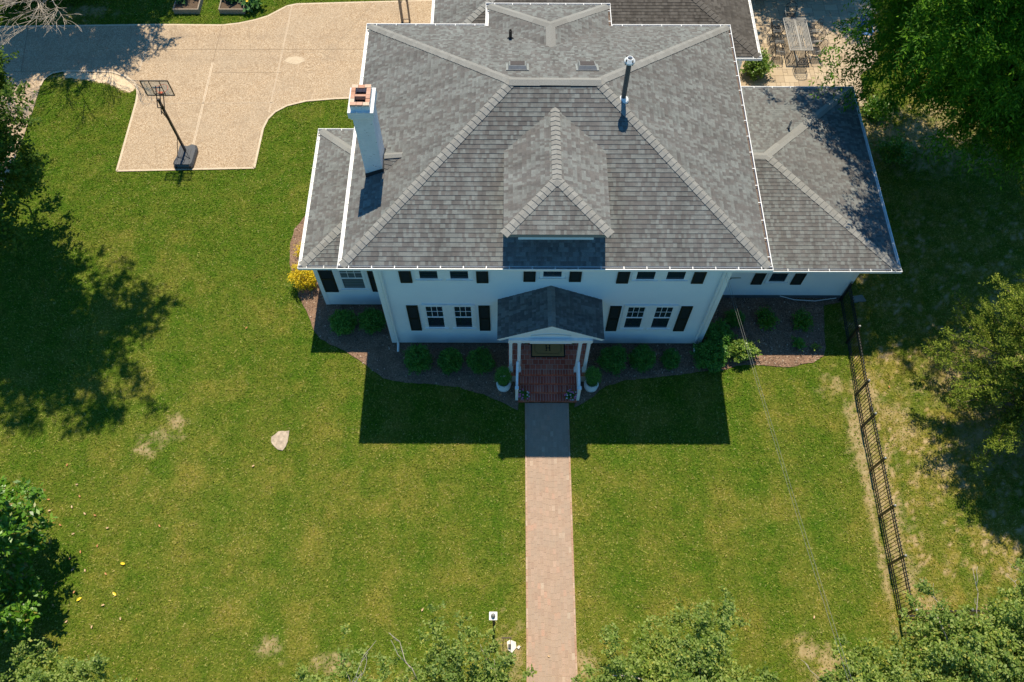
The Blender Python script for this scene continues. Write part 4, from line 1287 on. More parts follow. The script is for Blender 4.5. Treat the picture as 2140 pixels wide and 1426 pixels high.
def tree(name, base, label, cat, ells, nclump, leafmat_, tw, seed, trunk_r=.25, fork=3.0, per_clump=5, barkm='bark', group=None, shell=.4, lump=.4, lean=(0, 0), nlimb=26, outward=.8, freq=.5, clip_fn=None, bare=0):
    rs = np.random.RandomState(seed); rg = random.Random(seed)
    T = empty(name, (base[0], base[1], 0), label, cat, group)
    cl = crown_points(ells, nclump, rs, shell, lump, freq)
    if clip_fn is not None: cl = cl[clip_fn(cl)]
    cc = np.array([e[0] for e in ells]).mean(0)
    # trunk + limbs
    mb = MB()
    f0 = V((base[0] + lean[0], base[1] + lean[1], fork))
    mb.tube([(base[0], base[1], -.1), (base[0], base[1], .15), (base[0] + lean[0] * .5, base[1] + lean[1] * .5, fork * .5), tuple(f0)], [trunk_r * 1.5, trunk_r * 1.1, trunk_r * .95, trunk_r * .85], 12)
    mains = []
    for i in range(max(3, nlimb // 5)):
        t = cl[rs.randint(len(cl))]; m = V((np.array(f0) * .45 + t * .55).tolist())
        limb(mb, f0, m, trunk_r * .6, trunk_r * .33, rg); mains.append(m)
    for i in range(nlimb):
        t = V(cl[rs.randint(len(cl))].tolist())
        m = min(mains, key=lambda q: (q - t).length)
        limb(mb, m, t, trunk_r * .26, .015, rg, .07, 4, 5)
    for i in range(bare):
        t = cl[rs.randint(len(cl))]; e = ells[rs.randint(len(ells))]
        d = unit(rs.normal(0, 1, 3) * np.array([1, .7, .3]) + np.array([0, .9, .15]))
        t = np.array(e[0]) + d * np.array(e[1]) * .7
        q = t + d * rs.uniform(.5, 1.0)
        p_ = limb(mb, t - d * .6, q, .016, .005, rg, .1, 4, 5)
        for j in (1, 2, 3):
            w = V((d + rs.normal(0, .5, 3)).tolist()); limb(mb, p_[j], p_[j] + w * rg.uniform(.25, .5), .011, .004, rg, .1, 3, 4)
    mb.build('trunk', barkm, T, smooth=True)
    # leaves
    n = len(cl)
    c0 = np.repeat(cl, per_clump, 0)
    d = unit(rs.normal(0, 1, (n * per_clump, 3)) + outward * unit(c0 - cc))
    P, A, B = twigs_leaves(c0, d, rs, tw['len'], tw['per'], tw['L'], tw['W'], tw.get('jit', .5), tw.get('droop', 0), tw.get('flat', .5), tw.get('spread', .02))
    k = P[:, 2] > .05
    leaf_mesh('crown', P[k], A[k], B[k], leafmat_, T, off=(base[0], base[1], 0))
    return T

# ------------------------------------------------------------------ trees
WAL = dict(len=.75, per=14, L=.17, W=.055, jit=.28, droop=.75, flat=.35)
tree('walnut_tree', (22.5, 24.5), 'huge tree with drooping feathery leaves overhanging the patio corner and right wing', 'tree',
     [((17.8, 23.6, 7.6), (6.7, 6.2, 4.6)), ((15.8, 26.2, 12.0), (5.6, 4.2, 3.2)), ((19.5, 22.0, 12.5), (5.5, 3.0, 3.0)), ((15.3, 25.0, 6.2), (2.2, 2.6, 2.0)), ((14.6, 20.6, 9.5), (2.4, 2.2, 1.8)), ((14.5, 22.2, 13), (2.6, 1.7, 1.5)), ((17.6, 20.3, 5.6), (3.4, 2.2, 1.8))], 4000, 'leaf_walnut', WAL, 3, .38, 4.0, 6, shell=.3, lump=.5, freq=.35, nlimb=46, lean=(-1.2, 0))
OAK = dict(len=.6, per=11, L=.14, W=.09, jit=.5)
tree('oak_tree', (-23.8, 19.5), 'tall oak mostly out of view, casting broad shade on the left lawn', 'tree',
     [((-17.3, 21.0, 14.2), (5.2, 4.2, 2.8)), ((-21.0, 20.5, 12.5), (3.7, 3.6, 3.2)), ((-14.3, 22.2, 14.0), (2.3, 1.7, 1.2)), ((-14.6, 18.6, 14.6), (1.9, 1.2, 1.1))], 1300, 'leaf_oak', OAK, 7, .4, 6.0, 5, shell=.15, lump=.7, lean=(1.0, .3), nlimb=50, freq=.6)
tree('oak_tree', (-21.2, 20.6), 'leafy dark green tree leaning over the left edge of the driveway', 'tree',
     [((-19.4, 19.6, 4.6), (2.7, 3.6, 2.2)), ((-20.6, 23.6, 3.8), (1.7, 1.6, 1.5)), ((-18.2, 16.4, 4.4), (1.6, 1.8, 1.2))], 520, 'leaf_oak', OAK, 17, .2, 2.4, 5, shell=.2, lump=.6)
tree('shade_tree', (-24.5, 39), 'dense tree beyond the driveway at the upper left, shading it', 'tree',
     [((-21.8, 34.2, 9.4), (5.4, 2.9, 2.6)), ((-20.5, 38.0, 9.4), (5.2, 3.0, 3.0)), ((-18.3, 34.4, 8.8), (2.3, 2.2, 1.6)), ((-18.0, 36.8, 9.0), (2.6, 2.2, 1.8))], 2600, 'leaf_oak', OAK, 27, .35, 5.0, 5, shell=.15, lump=.6)
tree('shade_tree', (-16.2, 40.5), 'slimmer tree beyond the upper left lawn near the garden beds', 'tree',
     [((-17.0, 38.4, 9.0), (2.2, 2.4, 2.6))], 150, 'leaf_oak', OAK, 28, .2, 5.0, 5, shell=.2, lump=.6)
tree('shade_tree', (13.5, 40.5), 'large tree beyond the patio, shading its far end', 'tree',
     [((14.5, 37.6, 9.5), (6.0, 3.2, 3.4))], 480, 'leaf_oak', OAK, 29, .35, 5.0, 5, shell=.2, lump=.5)
MAG = dict(len=.34, per=9, L=.19, W=.085, jit=.55, flat=.35)
tree('magnolia_tree', (-15.8, 5.4), 'glossy broad-leaved magnolia at the left edge of the front lawn', 'tree',
     [((-15.75, 6.0, 3.0), (1.75, 2.3, 2.4)), ((-15.5, 4.0, 2.2), (1.5, 1.3, 1.7))], 300, 'leaf_magnolia', MAG, 37, .15, 1.2, 6, shell=.5, lump=.55, freq=.9)
HED = dict(len=.27, per=10, L=.095, W=.056, jit=.6, flat=.5)
tree('dogwood_tree', (4.1, .2), 'bushy small-leaved tree crown at the bottom edge right of the brick path', 'tree',
     [((4.5, .7, 3.4), (2.6, 3.7, 1.9)), ((6.6, .2, 3.0), (1.7, 2.8, 1.6)), ((2.8, .1, 3.0), (1.3, 2.6, 1.5))], 2500, 'leaf_hedge', HED, 47, .12, 1.4, 6, 'pale_bark', 'small-leaved trees along the front edge of the lawn', shell=.45, lump=.5, freq=.9, nlimb=34)
tree('dogwood_tree', (-2.2, .2), 'sparse small-leaved tree crown with bare twigs left of the brick path', 'tree',
     [((-2.0, .6, 3.2), (2.1, 3.5, 1.6)), ((-4.7, .3, 3.0), (1.9, 3.2, 1.4)), ((-.3, .7, 3.0), (1.1, 3.0, 1.4))], 1700, 'leaf_hedge', HED, 48, .12, 1.4, 6, 'pale_bark', 'small-leaved trees along the front edge of the lawn', shell=.3, lump=.7, freq=1.2, nlimb=44, bare=6)
tree('dogwood_tree', (-12.2, .6), 'small-leaved tree crown in the bottom left corner of the lawn', 'tree',
     [((-12.9, .7, 3.0), (2.6, 2.6, 1.6))], 1200, 'leaf_hedge', HED, 49, .12, 1.4, 6, 'pale_bark', 'small-leaved trees along the front edge of the lawn', shell=.45, lump=.5, freq=.9)
tree('dogwood_tree', (11.8, 1.4), 'wide small-leaved tree crown over the fence corner at bottom right', 'tree',
     [((12.6, 1.6, 3.8), (3.2, 3.6, 2.0)), ((9.5, .5, 3.3), (1.9, 3.2, 1.5)), ((15.2, 2.0, 3.6), (2.7, 3.5, 1.9))], 3300, 'leaf_hedge', HED, 50, .14, 1.4, 6, 'pale_bark', 'small-leaved trees along the front edge of the lawn', shell=.4, lump=.55, freq=.9, nlimb=40, bare=8)

# cedar: whorls of feathery boughs
def cedar():
    rs = np.random.RandomState(61); rg = random.Random(61)
    bx, by = 18.0, 11.6
    T = empty('cedar_tree', (bx, by, 0), 'feathery yellow-green cedar at the right edge of the lawn', 'tree')
    mb = MB(); mb.tube([(bx, by, -.1), (bx, by, .3), (bx + .1, by, 5), (bx, by, 10)], [.28, .22, .13, .03], 10)
    C0, D0 = [], []
    for i in range(190):
        h = .8 + 8.6 * (i / 190) ** 1.1 + rs.uniform(-.2, .2)
        az = i * 2.399 + rs.uniform(-.3, .3)
        R = (4.1 * (1 - h / 10.3) ** .8) * rs.uniform(.7, 1.15)
        d = V((math.cos(az), math.sin(az), .28 + rs.uniform(-.1, .15)))
        a = V((bx, by, h)); pts = [a + V((d.x * R * t, d.y * R * t, R * (d.z * t - .12 * t * t))) for t in (0, .35, .7, 1)]
        mb.tube(pts, [.04, .03, .018, .006], 5)
        for t in np.arange(.22, 1.02, .085):
            f = min(3, t * 3); j = min(2, int(f)); q = pts[j].lerp(pts[j + 1], f - j)
            for s in (-1, 0, 1):
                sd = V((-d.y * s, d.x * s, 0)) * rs.uniform(.6, 1.0) + V((d.x, d.y, 0)) * .75 + V((0, 0, rs.uniform(.0, .4)))
                for m in range(2):
                    C0.append([q.x + rs.normal(0, .05), q.y + rs.normal(0, .05), q.z + rs.normal(0, .05)]); w = sd + V(rs.normal(0, .3, 3).tolist()); D0.append(list(w.normalized() * (1.15 - t * .45)))
    mb.build('trunk', 'bark', T, smooth=True)
    P, A, B = twigs_leaves(np.array(C0), np.array(D0), rs, .48, 22, .085, .032, .35, .1, .8, .022)
    leaf_mesh('crown', P, A, B, 'leaf_cedar', T, off=(bx, by, 0))
cedar()

# bare tree at the top left
def bare():
    rg = random.Random(5)
    T = empty('bare_tree', (-19.6, 34.0, 0), 'leafless pale-limbed tree reaching over the driveway at upper left', 'tree')
    mb = MB()
    def grow(p, d, L, r, lev):
        q = p; pts = [p]; dd = d.copy()
        for i in range(5):
            dd = (dd + V([rg.uniform(-.2, .2), rg.uniform(-.2, .2), rg.uniform(-.12, .12)])).normalized(); q = q + dd * (L / 5); pts.append(q)
        mb.tube(pts, [max(.006, r * (1 - .16 * i)) for i in range(6)], 5 if lev > 1 else 8)
        if lev >= 4: return
        for i in range((6, 4, 4, 3)[lev]):
            j = rg.randint(2 if lev < 2 else 1, 5); nd = (dd + V((rg.uniform(-.8, .8), rg.uniform(-.6, .4), rg.uniform(-.16, .2)))).normalized()
            grow(pts[j], nd, L * (.36 if lev == 0 else rg.uniform(.55, .75)), r * .5, lev + 1)
    f = V((-20.2, 33.8, 3.0)); mb.tube([(-19.6, 34.0, -.1), (-19.9, 33.9, 1.5), tuple(f)], [.24, .2, .15], 10)
    for d, L in ((V((.36, -1, .05)), 4.3), (V((.08, -1, .04)), 4.8), (V((-.30, -1, .06)), 4.8), (V((-.1, .6, .5)), 2.0)):
        grow(f, d.normalized(), L, .05, 0)
    mb.build('trunk', 'pale_bark', T, smooth=True)
bare()

# bare twigs poking from the sparse bottom tree
# ------------------------------------------------------------------ shrubs
def shrub(x, y, r, h, label, mat='leaf_boxwood', seed=0, n=900, L=.05, Wd=.032, name='boxwood_shrub', cat='shrub', group=None, lump=.15, ry=None, z0=.03, shell=.8, tl=.14, per=6):
    rs = np.random.RandomState(seed + 100)
    T = empty(name, (x, y, 0), label, cat, group)
    ry = ry or r
    # stems
    mb = MB(); rg = random.Random(seed)
    for i in range(7):
        a = rg.uniform(0, 2 * PI); limb(mb, (x + .05 * math.cos(a), y + .05 * math.sin(a), 0), (x + r * .7 * math.cos(a), y + ry * .7 * math.sin(a), h * rg.uniform(.5, .85)), .018, .006, rg, .05, 3, 5)
    mb.build('stem', 'bark', T)
    d = unit(rs.normal(0, 1, (n, 3)))
    rad = (shell + (1 - shell) * rs.rand(n))
    f = np.array([mn.noise(V((q * 2.2 + seed).tolist())) for q in d])
    f2 = np.array([mn.noise(V((q * 5 + seed).tolist())) for q in d])
    rad = rad * (1 + lump * 2.0 * f + lump * f2)
    P0 = np.stack([x + d[:, 0] * rad * r, y + d[:, 1] * rad * ry, z0 + h * .5 + d[:, 2] * rad * h * .5], 1)
    P0[:, 2] = np.maximum(P0[:, 2], .05)
    dd = unit(d + rs.normal(0, .6, d.shape))
    P, A, B = twigs_leaves(P0 - dd * tl * .6, dd, rs, tl, per, L, Wd, .6, 0, .8, .012)
    leaf_mesh('foliage', P, A, B, mat, T, off=(x, y, 0))
    return T

gb = 'clipped boxwood balls along the front wall'
BW = [(-6.30, 14.78, .46, .85, 'round boxwood at the left end in front of the left wing'),
      (-5.22, 14.84, .46, .85, 'round boxwood tucked against the main corner beside the left downspout'),
      (-3.42, 13.28, .47, .9, 'round boxwood under the left shutter, first right of the left downspout'),
      (-2.23, 13.22, .42, .8, 'round boxwood below the left pair of windows, middle of three'),
      (-1.12, 13.18, .44, .85, 'round boxwood nearest the porch on its left side'),
      (3.70, 13.24, .46, .9, 'large round boxwood just right of the porch'),
      (4.80, 13.31, .45, .85, 'round boxwood below the right pair of windows'),
      (5.88, 13.36, .30, .6, 'small boxwood under the far right shutter')]
for i, (x, y, r, h, lb) in enumerate(BW): shrub(x, y, r, h, lb, seed=i, n=1300, group=gb, lump=.16 + .05 * (i % 3), L=.06, Wd=.04, shell=.72, ry=r * (.94 + .05 * (i % 4)))
shrub(8.45, 15.1, .30, .55, 'small dark shrub beneath the right wing, left of three', seed=21, n=600, name='garden_shrub', L=.055, lump=.35, group='young shrubs in front of the right wing')
shrub(9.64, 15.05, .37, .6, 'leafy green shrub beneath the right wing window, middle of three', 'leaf_magnolia', 22, 420, .07, .045, 'garden_shrub', 'shrub', 'young shrubs in front of the right wing', lump=.45, shell=.4)
shrub(11.0, 14.98, .36, .6, 'leafy green shrub beneath the right wing, nearest the fence', 'leaf_magnolia', 23, 380, .075, .045, 'garden_shrub', 'shrub', 'young shrubs in front of the right wing', lump=.5, shell=.4)
shrub(7.75, 14.25, .48, .8, 'dark rounded laurel against the main corner', 'leaf_boxwood', 24, 1100, .07, .045, 'laurel_shrub', lump=.3)
shrub(7.35, 13.45, .56, .8, 'wide dark laurel spreading in the bed by the right downspout', 'leaf_boxwood', 25, 1300, .07, .045, 'laurel_shrub', lump=.3, ry=.55)
shrub(8.50, 13.66, .62, .75, 'bright yellow-green laurel in full sun at the bed edge', 'leaf_light', 26, 620, .10, .05, 'laurel_shrub', lump=.35, ry=.42, shell=.5)
shrub(11.35, 13.95, .22, .4, 'straggly young sapling at the sunny edge of the right bed', 'leaf_light', 27, 22, .08, .045, 'sapling', 'plant', lump=.6, shell=.1, tl=.3)
shrub(10.75, 14.1, .25, .3, 'low dark plant in the middle of the right bed', 'leaf_boxwood', 28, 120, .07, .045, 'garden_plant', 'plant', lump=.6, shell=.2)
shrub(-8.0, 16.75, .50, .95, 'golden yellow flowering shrub at the left wing corner', 'leaf_yellow', 31, 1000, .06, .035, 'golden_shrub', 'shrub', 'golden shrubs along the left wing', lump=.25, shell=.6)
shrub(-8.05, 18.0, .38, .9, 'golden shrub half hidden behind the left wing eave', 'leaf_yellow', 32, 600, .06, .035, 'golden_shrub', 'shrub', 'golden shrubs along the left wing', lump=.35, shell=.6)
shrub(11.05, 28.1, .62, 1.0, 'bright green glossy shrub at the patio corner by the cream wall', 'leaf_light', 33, 900, .10, .055, 'laurel_shrub', lump=.35, shell=.5)
shrub(16.0, 25.6, .55, .8, 'green shrub under the walnut tree beside the patio end', 'leaf_magnolia', 34, 500, .1, .05, 'garden_shrub', lump=.5, shell=.3)
shrub(16.2, 23.2, .7, .8, 'broad green shrub between the right wing and the big tree', 'leaf_magnolia', 35, 700, .11, .05, 'garden_shrub', lump=.5, shell=.3)
for i, (x, y, r, h) in enumerate(((12.0, 33.9, 1.0, 1.6), (13.9, 34.1, 1.1, 1.7), (15.9, 34.3, 1.1, 1.6))):
    shrub(x, y, r, h, ['dark hedge shrub behind the patio nearest the house', 'dark hedge shrub behind the head of the patio table', 'dark hedge shrub behind the patio under the big tree'][i], 'leaf_oak', 36 + i, 900, .1, .06, 'hedge_shrub', group='hedge behind the patio', lump=.4, shell=.5)
for i, (x, y, r, h) in enumerate(((-24.0, 33.2, 1.5, 1.8), (-21.0, 33.7, 1.3, 1.6))):
    shrub(x, y, r, h, ['dark bush in the far upper left corner', 'dark bush behind the bare branches'][i], 'leaf_oak', 46 + i, 900, .12, .07, 'wild_shrub', lump=.5, shell=.4)

# ------------------------------------------------------------------ planters
def planter(x, y, label, seed):
    T = empty('planter', (x, y, 0), label, 'planter', 'white urns flanking the porch steps')
    mb = MB(); mb.lathe((x, y, 0.03), [(.001, 0), (.15, 0), (.19, .06), (.24, .2), (.255, .32), (.24, .42), (.225, .46), (.245, .5), (.24, .52), (.205, .52), (.20, .45), (.001, .44)], 28)
    for z in (.12, .22, .32): mb.lathe((x, y, .03 + z), [(.215 + z * .12, -.012), (.232 + z * .12, 0), (.215 + z * .12, .012)], 28)
    mb.build('pot', 'ceramic_white', T, smooth=True)
    mb = MB(); mb.lathe((x, y, .49), [(.20, 0), (.1, .02), (.001, .02)], 20); mb.build('potting_soil', 'soil', T)
    rs = np.random.RandomState(seed)
    n = 520; d = unit(rs.normal(0, 1, (n, 3))); rr_ = .5 + .5 * rs.rand(n)
    P0 = np.stack([x + d[:, 0] * rr_ * .24, y + d[:, 1] * rr_ * .24, .98 + d[:, 2] * rr_ * .46], 1)
    dd = unit(d + rs.normal(0, .5, d.shape) + np.array([0, 0, .5]))
    P, A, B = twigs_leaves(P0, dd, rs, .12, 7, .05, .02, .5, 0, .8, .01)
    leaf_mesh('plant', P, A, B, 'leaf_boxwood', T, off=(x, y, 0))
planter(-0.27, 12.32, 'white round urn with feathery evergreen left of the steps', 71)
planter(2.90, 12.32, 'white round urn with feathery evergreen right of the steps', 72)

def flowerpot(x, y, z, label, seed, petals, name='flower_pot', r=.11, group=None):
    T = empty(name, (x, y, z), label, 'flower pot', group)
    mb = MB(); mb.lathe((x, y, z), [(.001, 0), (r * .7, 0), (r, .16), (r * 1.08, .17), (r * 1.08, .2), (r * .9, .2), (r * .88, .15), (.001, .15)], 18); mb.build('pot', 'pot_black', T)
    rs = np.random.RandomState(seed); n = 150
    d = unit(rs.normal(0, 1, (n, 3))); d[:, 2] = np.abs(d[:, 2])
    P0 = np.array([x, y, z + .17]) + d * np.array([.17, .17, .14]) * rs.rand(n, 1)
    P, A, B = twigs_leaves(P0, unit(d), rs, .07, 6, .045, .03, .6, 0, .8, .01)
    leaf_mesh('foliage', P, A, B, 'leaf_boxwood', T, off=(x, y, z))
    k = 22 if petals == 'pink' else 12
    d = unit(rs.normal(0, 1, (k, 3)) + np.array([0, -.4, 0])); d[:, 2] = np.abs(d[:, 2]) * .8
    C_ = np.array([x, y, z + .20]) + d * np.array([.21, .21, .17])
    for mname, sel in (('pink_petal', slice(0, int(k * .7))), ('white_petal', slice(int(k * .7), k))) if petals == 'pink' else (('white_petal', slice(0, k)),):
        cs = C_[sel]; c0 = np.repeat(cs, 5, 0); a = np.tile(np.arange(5) * 2 * PI / 5, len(cs))
        A = np.stack([np.cos(a), np.sin(a), np.full_like(a, .3)], 1) * .035; B = np.stack([-np.sin(a), np.cos(a), np.zeros_like(a)], 1) * .035
        leaf_mesh('blossom', c0, A, B, mname, T, off=(x, y, z))
gp = 'pink flower pots on the lowest step'
flowerpot(.46, 11.87, .17, 'small pot of pink flowers at the left end of the bottom step', 81, 'pink', group=gp)
flowerpot(2.14, 11.87, .17, 'small pot of pink flowers at the right end of the bottom step', 82, 'pink', group=gp)
flowerpot(.45, 13.88, .68, 'black pot of white flowers left of the doormat', 83, 'white', r=.14)
flowerpot(2.20, 13.88, .68, 'black pot of white flowers right of the doormat', 84, 'white', r=.14)

# ------------------------------------------------------------------ basketball hoop
def hoop():
    T = empty('basketball_hoop', (-13.88, 23.0, .035), 'portable basketball hoop with clear backboard standing on the driveway corner', 'basketball hoop')
    z0 = .035
    mb = MB(); out = [(-14.24, 22.42), (-13.52, 22.42), (-13.46, 22.55), (-13.42, 23.35), (-13.5, 23.58), (-13.66, 23.64), (-13.78, 23.56), (-13.88, 23.52), (-13.98, 23.56), (-14.12, 23.62), (-14.22, 23.55), (-14.24, 22.9), (-14.32, 22.6)]
    mb.prism(out, z0, z0 + .13)
    c = (-13.87, 23.0); inn = [(c[0] + (x - c[0]) * .88, c[1] + (y - c[1]) * .9) for x, y in out]
    n = len(out); a = sum(out[i][0] * out[(i + 1) % n][1] - out[(i + 1) % n][0] * out[i][1] for i in range(n))
    vs = [(*p, z0 + .13) for p in out] + [(*p, z0 + .22) for p in inn]
    fs = [[i, (i + 1) % n, n + (i + 1) % n, n + i] if a > 0 else [n + i, n + (i + 1) % n, (i + 1) % n, i] for i in range(n)] + [list(range(n, 2 * n)) if a > 0 else list(range(n, 2 * n))[::-1]]
    mb.add(vs, fs)
    for i in range(5): mb.bar((-14.1 + .11 * i, 23.3, z0 + .225), (-14.12 + .11 * i, 22.75, z0 + .225), .03, .02)
    b = mb.build('base', 'plastic_grey', T)
    mb = MB(); mb.box(-14.17, -13.6, 22.46, 22.66, z0 + .22, z0 + .245); mb.build('base_tray', 'plastic_grey', T)
    mb = MB()
    for s in (-1, 1): mb.tube([(-13.87 + s * .3 - .03, 22.46, z0 + .1), (-13.87 + s * .3 + .03, 22.46, z0 + .1)], .09, 12)
    mb.build('wheel', 'pot_black', T)
    px, py = -13.89, 23.22
    mb = MB(); mb.bar((px, py, z0 + .12), (px, py, 3.25), .085, .085); mb.build('pole', 'black_metal', T)
    mb = MB(); mb.bar((px, py, 1.2), (px - .26, 22.85, z0 + .2), .02, .02); mb.bar((px, py, .75), (px + .3, 22.75, z0 + .2), .02, .02); mb.build('strut', 'black_metal', T)
    mb = MB()
    for s in (-1, 1):
        mb.bar((px + s * .07, py - .22, 3.02), (px + s * .07, 23.62, 3.55), .025, .04); mb.bar((px + s * .07, py - .20, 2.62), (px + s * .07, 23.62, 3.12), .025, .04)
    mb.bar((px, py - .2, 2.8), (px, py + .03, 1.8), .03); mb.bar((px - .07, py - .22, 3.02), (px + .07, py - .22, 3.02), .03)
    mb.build('arm', 'black_metal', T)
    X_, Z0_, Z1_ = -13.97, 2.98, 3.78; w = .555; yb = 23.66
    mb = MB()
    mb.box(X_ - w, X_ + w, yb, yb + .035, Z0_, Z0_ + .035); mb.box(X_ - w, X_ + w, yb, yb + .035, Z1_ - .035, Z1_)
    for s in (-1, 1):
        a, b_ = sorted((X_ + s * w, X_ + s * (w - .035))); mb.box(a, b_, yb, yb + .035, Z0_ + .035, Z1_ - .035)
        a, b_ = sorted((X_ + s * .22, X_ + s * .19)); mb.box(a, b_, yb - .012, yb, Z0_ + .035, Z1_ - .035)
    mb.box(X_ - .19, X_ + .19, yb - .012, yb, Z0_ + .10, Z0_ + .13)
    mb.build('backboard_frame', 'black_metal', T)
    mb = MB(); mb.box(X_ - w + .036, X_ + w - .036, yb + .012, yb + .022, Z0_ + .036, Z1_ - .036); mb.build('backboard_panel', 'clear_panel', T)
    mb = MB(); mb.box(X_ - .19, X_ + .19, yb + .023, yb + .032, Z0_ + .40, Z0_ + .45); mb.build('target_stripe', 'blue_plastic', T)
    mb = MB(); c = V((X_, yb + .33, 3.05)); r = .225
    pts = [(c.x + r * math.cos(a), c.y + r * math.sin(a), c.z) for a in np.linspace(0, 2 * PI, 25)]
    mb.tube(pts, .01, 6); mb.box(X_ - .07, X_ + .07, yb + .035, yb + .13, 2.99, 3.09)
    mb.build('rim', 'orange_metal', T)
    mb = MB()
    for i in range(12):
        a = i * 2 * PI / 12; a2 = a + PI / 12; a3 = a - PI / 12
        for q in (a2, a3): mb.bar((c.x + r * math.cos(a), c.y + r * math.sin(a), c.z), (c.x + .12 * math.cos(q * 1.0), c.y + .12 * math.sin(q), c.z - .38), .006)
    mb.build('net', 'white_paint', T)
hoop()

# ------------------------------------------------------------------ patio furniture
def table():
    T = empty('patio_table', (13.1, 29.83, .036), 'rectangular silver-grey cast metal table with pierced top on the patio', 'table')
    x0, x1, y0, y1, z = 12.57, 13.64, 28.78, 30.89, .73
    mb = MB()
    mb.box(x0, x0 + .05, y0, y1, z - .03, z); mb.box(x1 - .05, x1, y0, y1, z - .03, z); mb.box(x0 + .05, x1 - .05, y0, y0 + .05, z - .03, z); mb.box(x0 + .05, x1 - .05, y1 - .05, y1, z - .03, z)
    for s in (.1, .16, .22, .28, .36, .44):     # concentric pierced bands
        a, b, c, d = x0 + s, x1 - s, y0 + s, y1 - s
        for p, q in (((a, c), (b, c)), ((b, c), (b, d)), ((b, d), (a, d)), ((a, d), (a, c))): mb.bar((*p, z - .012), (*q, z - .012), .028, .018)
    for i in range(26):
        y = y0 + .06 + i * (y1 - y0 - .12) / 25; mb.bar((x0 + .03, y, z - .02), (x1 - .03, y, z - .02), .016, .012)
    mb.box(13.06, 13.15, y0 + .05, y1 - .05, z - .028, z - .010)
    mb.build('tabletop', 'silver_metal', T)
    for sx, sy in ((x0 + .15, y0 + .25), (x1 - .15, y0 + .25), (x0 + .15, y1 - .25), (x1 - .15, y1 - .25)):
        mb = MB(); ox = .06 if sx < 13 else -.06
        mb.tube([(sx, sy, z - .03), (sx + ox, sy, .45), (sx + ox * .3, sy, .2), (sx - ox, sy, .036)], [.025, .018, .018, .028], 8); mb.build('leg', 'black_metal', T)
table()
def chair(label):
    T = empty('patio_chair', (0, 0, 0), label, 'chair', 'black scrollwork chairs round the patio table')
    # faces +Y
    mb = MB(); z = .42
    mb.tube([(-.24, .22, z), (.24, .22, z), (.26, -.2, z), (-.26, -.2, z), (-.24, .22, z)], .014, 6)
    for i in range(9): x = -.2 + .05 * i; mb.bar((x, .21, z), (x, -.19, z), .022, .012)
    for i in range(5): y = -.15 + .08 * i; mb.bar((-.23, y, z - .004), (.23, y, z - .004), .018, .01)
    mb.build('seat', 'black_metal', T)
    mb = MB(); arc = [(-.25, -.2, z), (-.27, -.27, .7), (-.22, -.32, .86), (-.1, -.345, .93), (0, -.35, .95), (.1, -.345, .93), (.22, -.32, .86), (.27, -.27, .7), (.25, -.2, z)]
    mb.tube(arc, .014, 6)
    mb.tube([(-.25, -.22, .52), (.25, -.22, .52)], .01, 6); mb.tube([(-.27, -.28, .74), (.27, -.28, .74)], .01, 6)
    for i in range(4):
        cx = -.18 + .12 * i
        mb.tube([(cx + .055 * math.cos(a), -.25 - .0 * a, .63 + .10 * math.sin(a)) for a in np.linspace(0, 2 * PI, 11)], .008, 5)
    for i in range(5): x = -.2 + .1 * i; mb.tube([(x, -.28, .74), (x * .6, -.33, .9)], .007, 5)
    mb.build('backrest', 'black_metal', T)
    for s in (-1, 1):
        mb = MB(); mb.tube([(s * .27, -.27, .68), (s * .31, -.1, .68), (s * .31, .12, .66), (s * .29, .2, .60), (s * .25, .2, z)], .014, 6); mb.build('armrest', 'grey_metal', T)
        for y0_, y1_ in ((.21, .25), (-.19, -.27)):
            mb = MB(); mb.tube([(s * .24, y0_, z), (s * .23, y0_, .2), (s * .27, y1_, .036)], [.014, .012, .016], 6); mb.build('leg', 'black_metal', T)
    return T
def copy_tree(o, parent=None):
    c = o.copy(); COL.objects.link(c); c.parent = parent
    for ch in list(o.children): copy_tree(ch, c)
    return c
spots = [((12.28, 30.45), -PI / 2, 'chair at the far left side of the patio table'), ((12.26, 29.75), -PI / 2 + .08, 'chair at the middle of the left side of the patio table'),
         ((12.24, 29.05), -PI / 2 - .1, 'chair at the near left side of the patio table'), ((13.93, 30.45), PI / 2, 'chair at the far right side of the patio table'),
         ((13.95, 29.75), PI / 2 - .08, 'chair at the middle of the right side of the patio table'), ((13.92, 29.1), PI / 2 + .1, 'chair at the near right side of the patio table'),
         ((13.1, 31.35), PI, 'chair at the far head of the patio table, under the hedge'), ((13.15, 28.42), 0.0, 'chair at the near end of the patio table')]
proto = chair('black scrollwork ' + spots[0][2])
for i, (p, a, lb) in enumerate(spots):
    o = proto if i == 0 else copy_tree(proto)
    o.location = (p[0], p[1], 0); o.rotation_euler = (0, 0, a); o['label'] = 'black scrollwork ' + lb

# string light cable over the patio
mb = MB(); pts = [(9.95, 33.0 - .4, 3.2)] + [(9.95 + i * .8, 32.55 + .02 * i, 3.15 - .25 * math.sin(PI * i / 9)) for i in range(1, 10)]
mb.tube(pts, .012, 5)
o = mb.build('cable', 'wire'); tag(o, 'thin cable strung over the far end of the patio', 'cable')
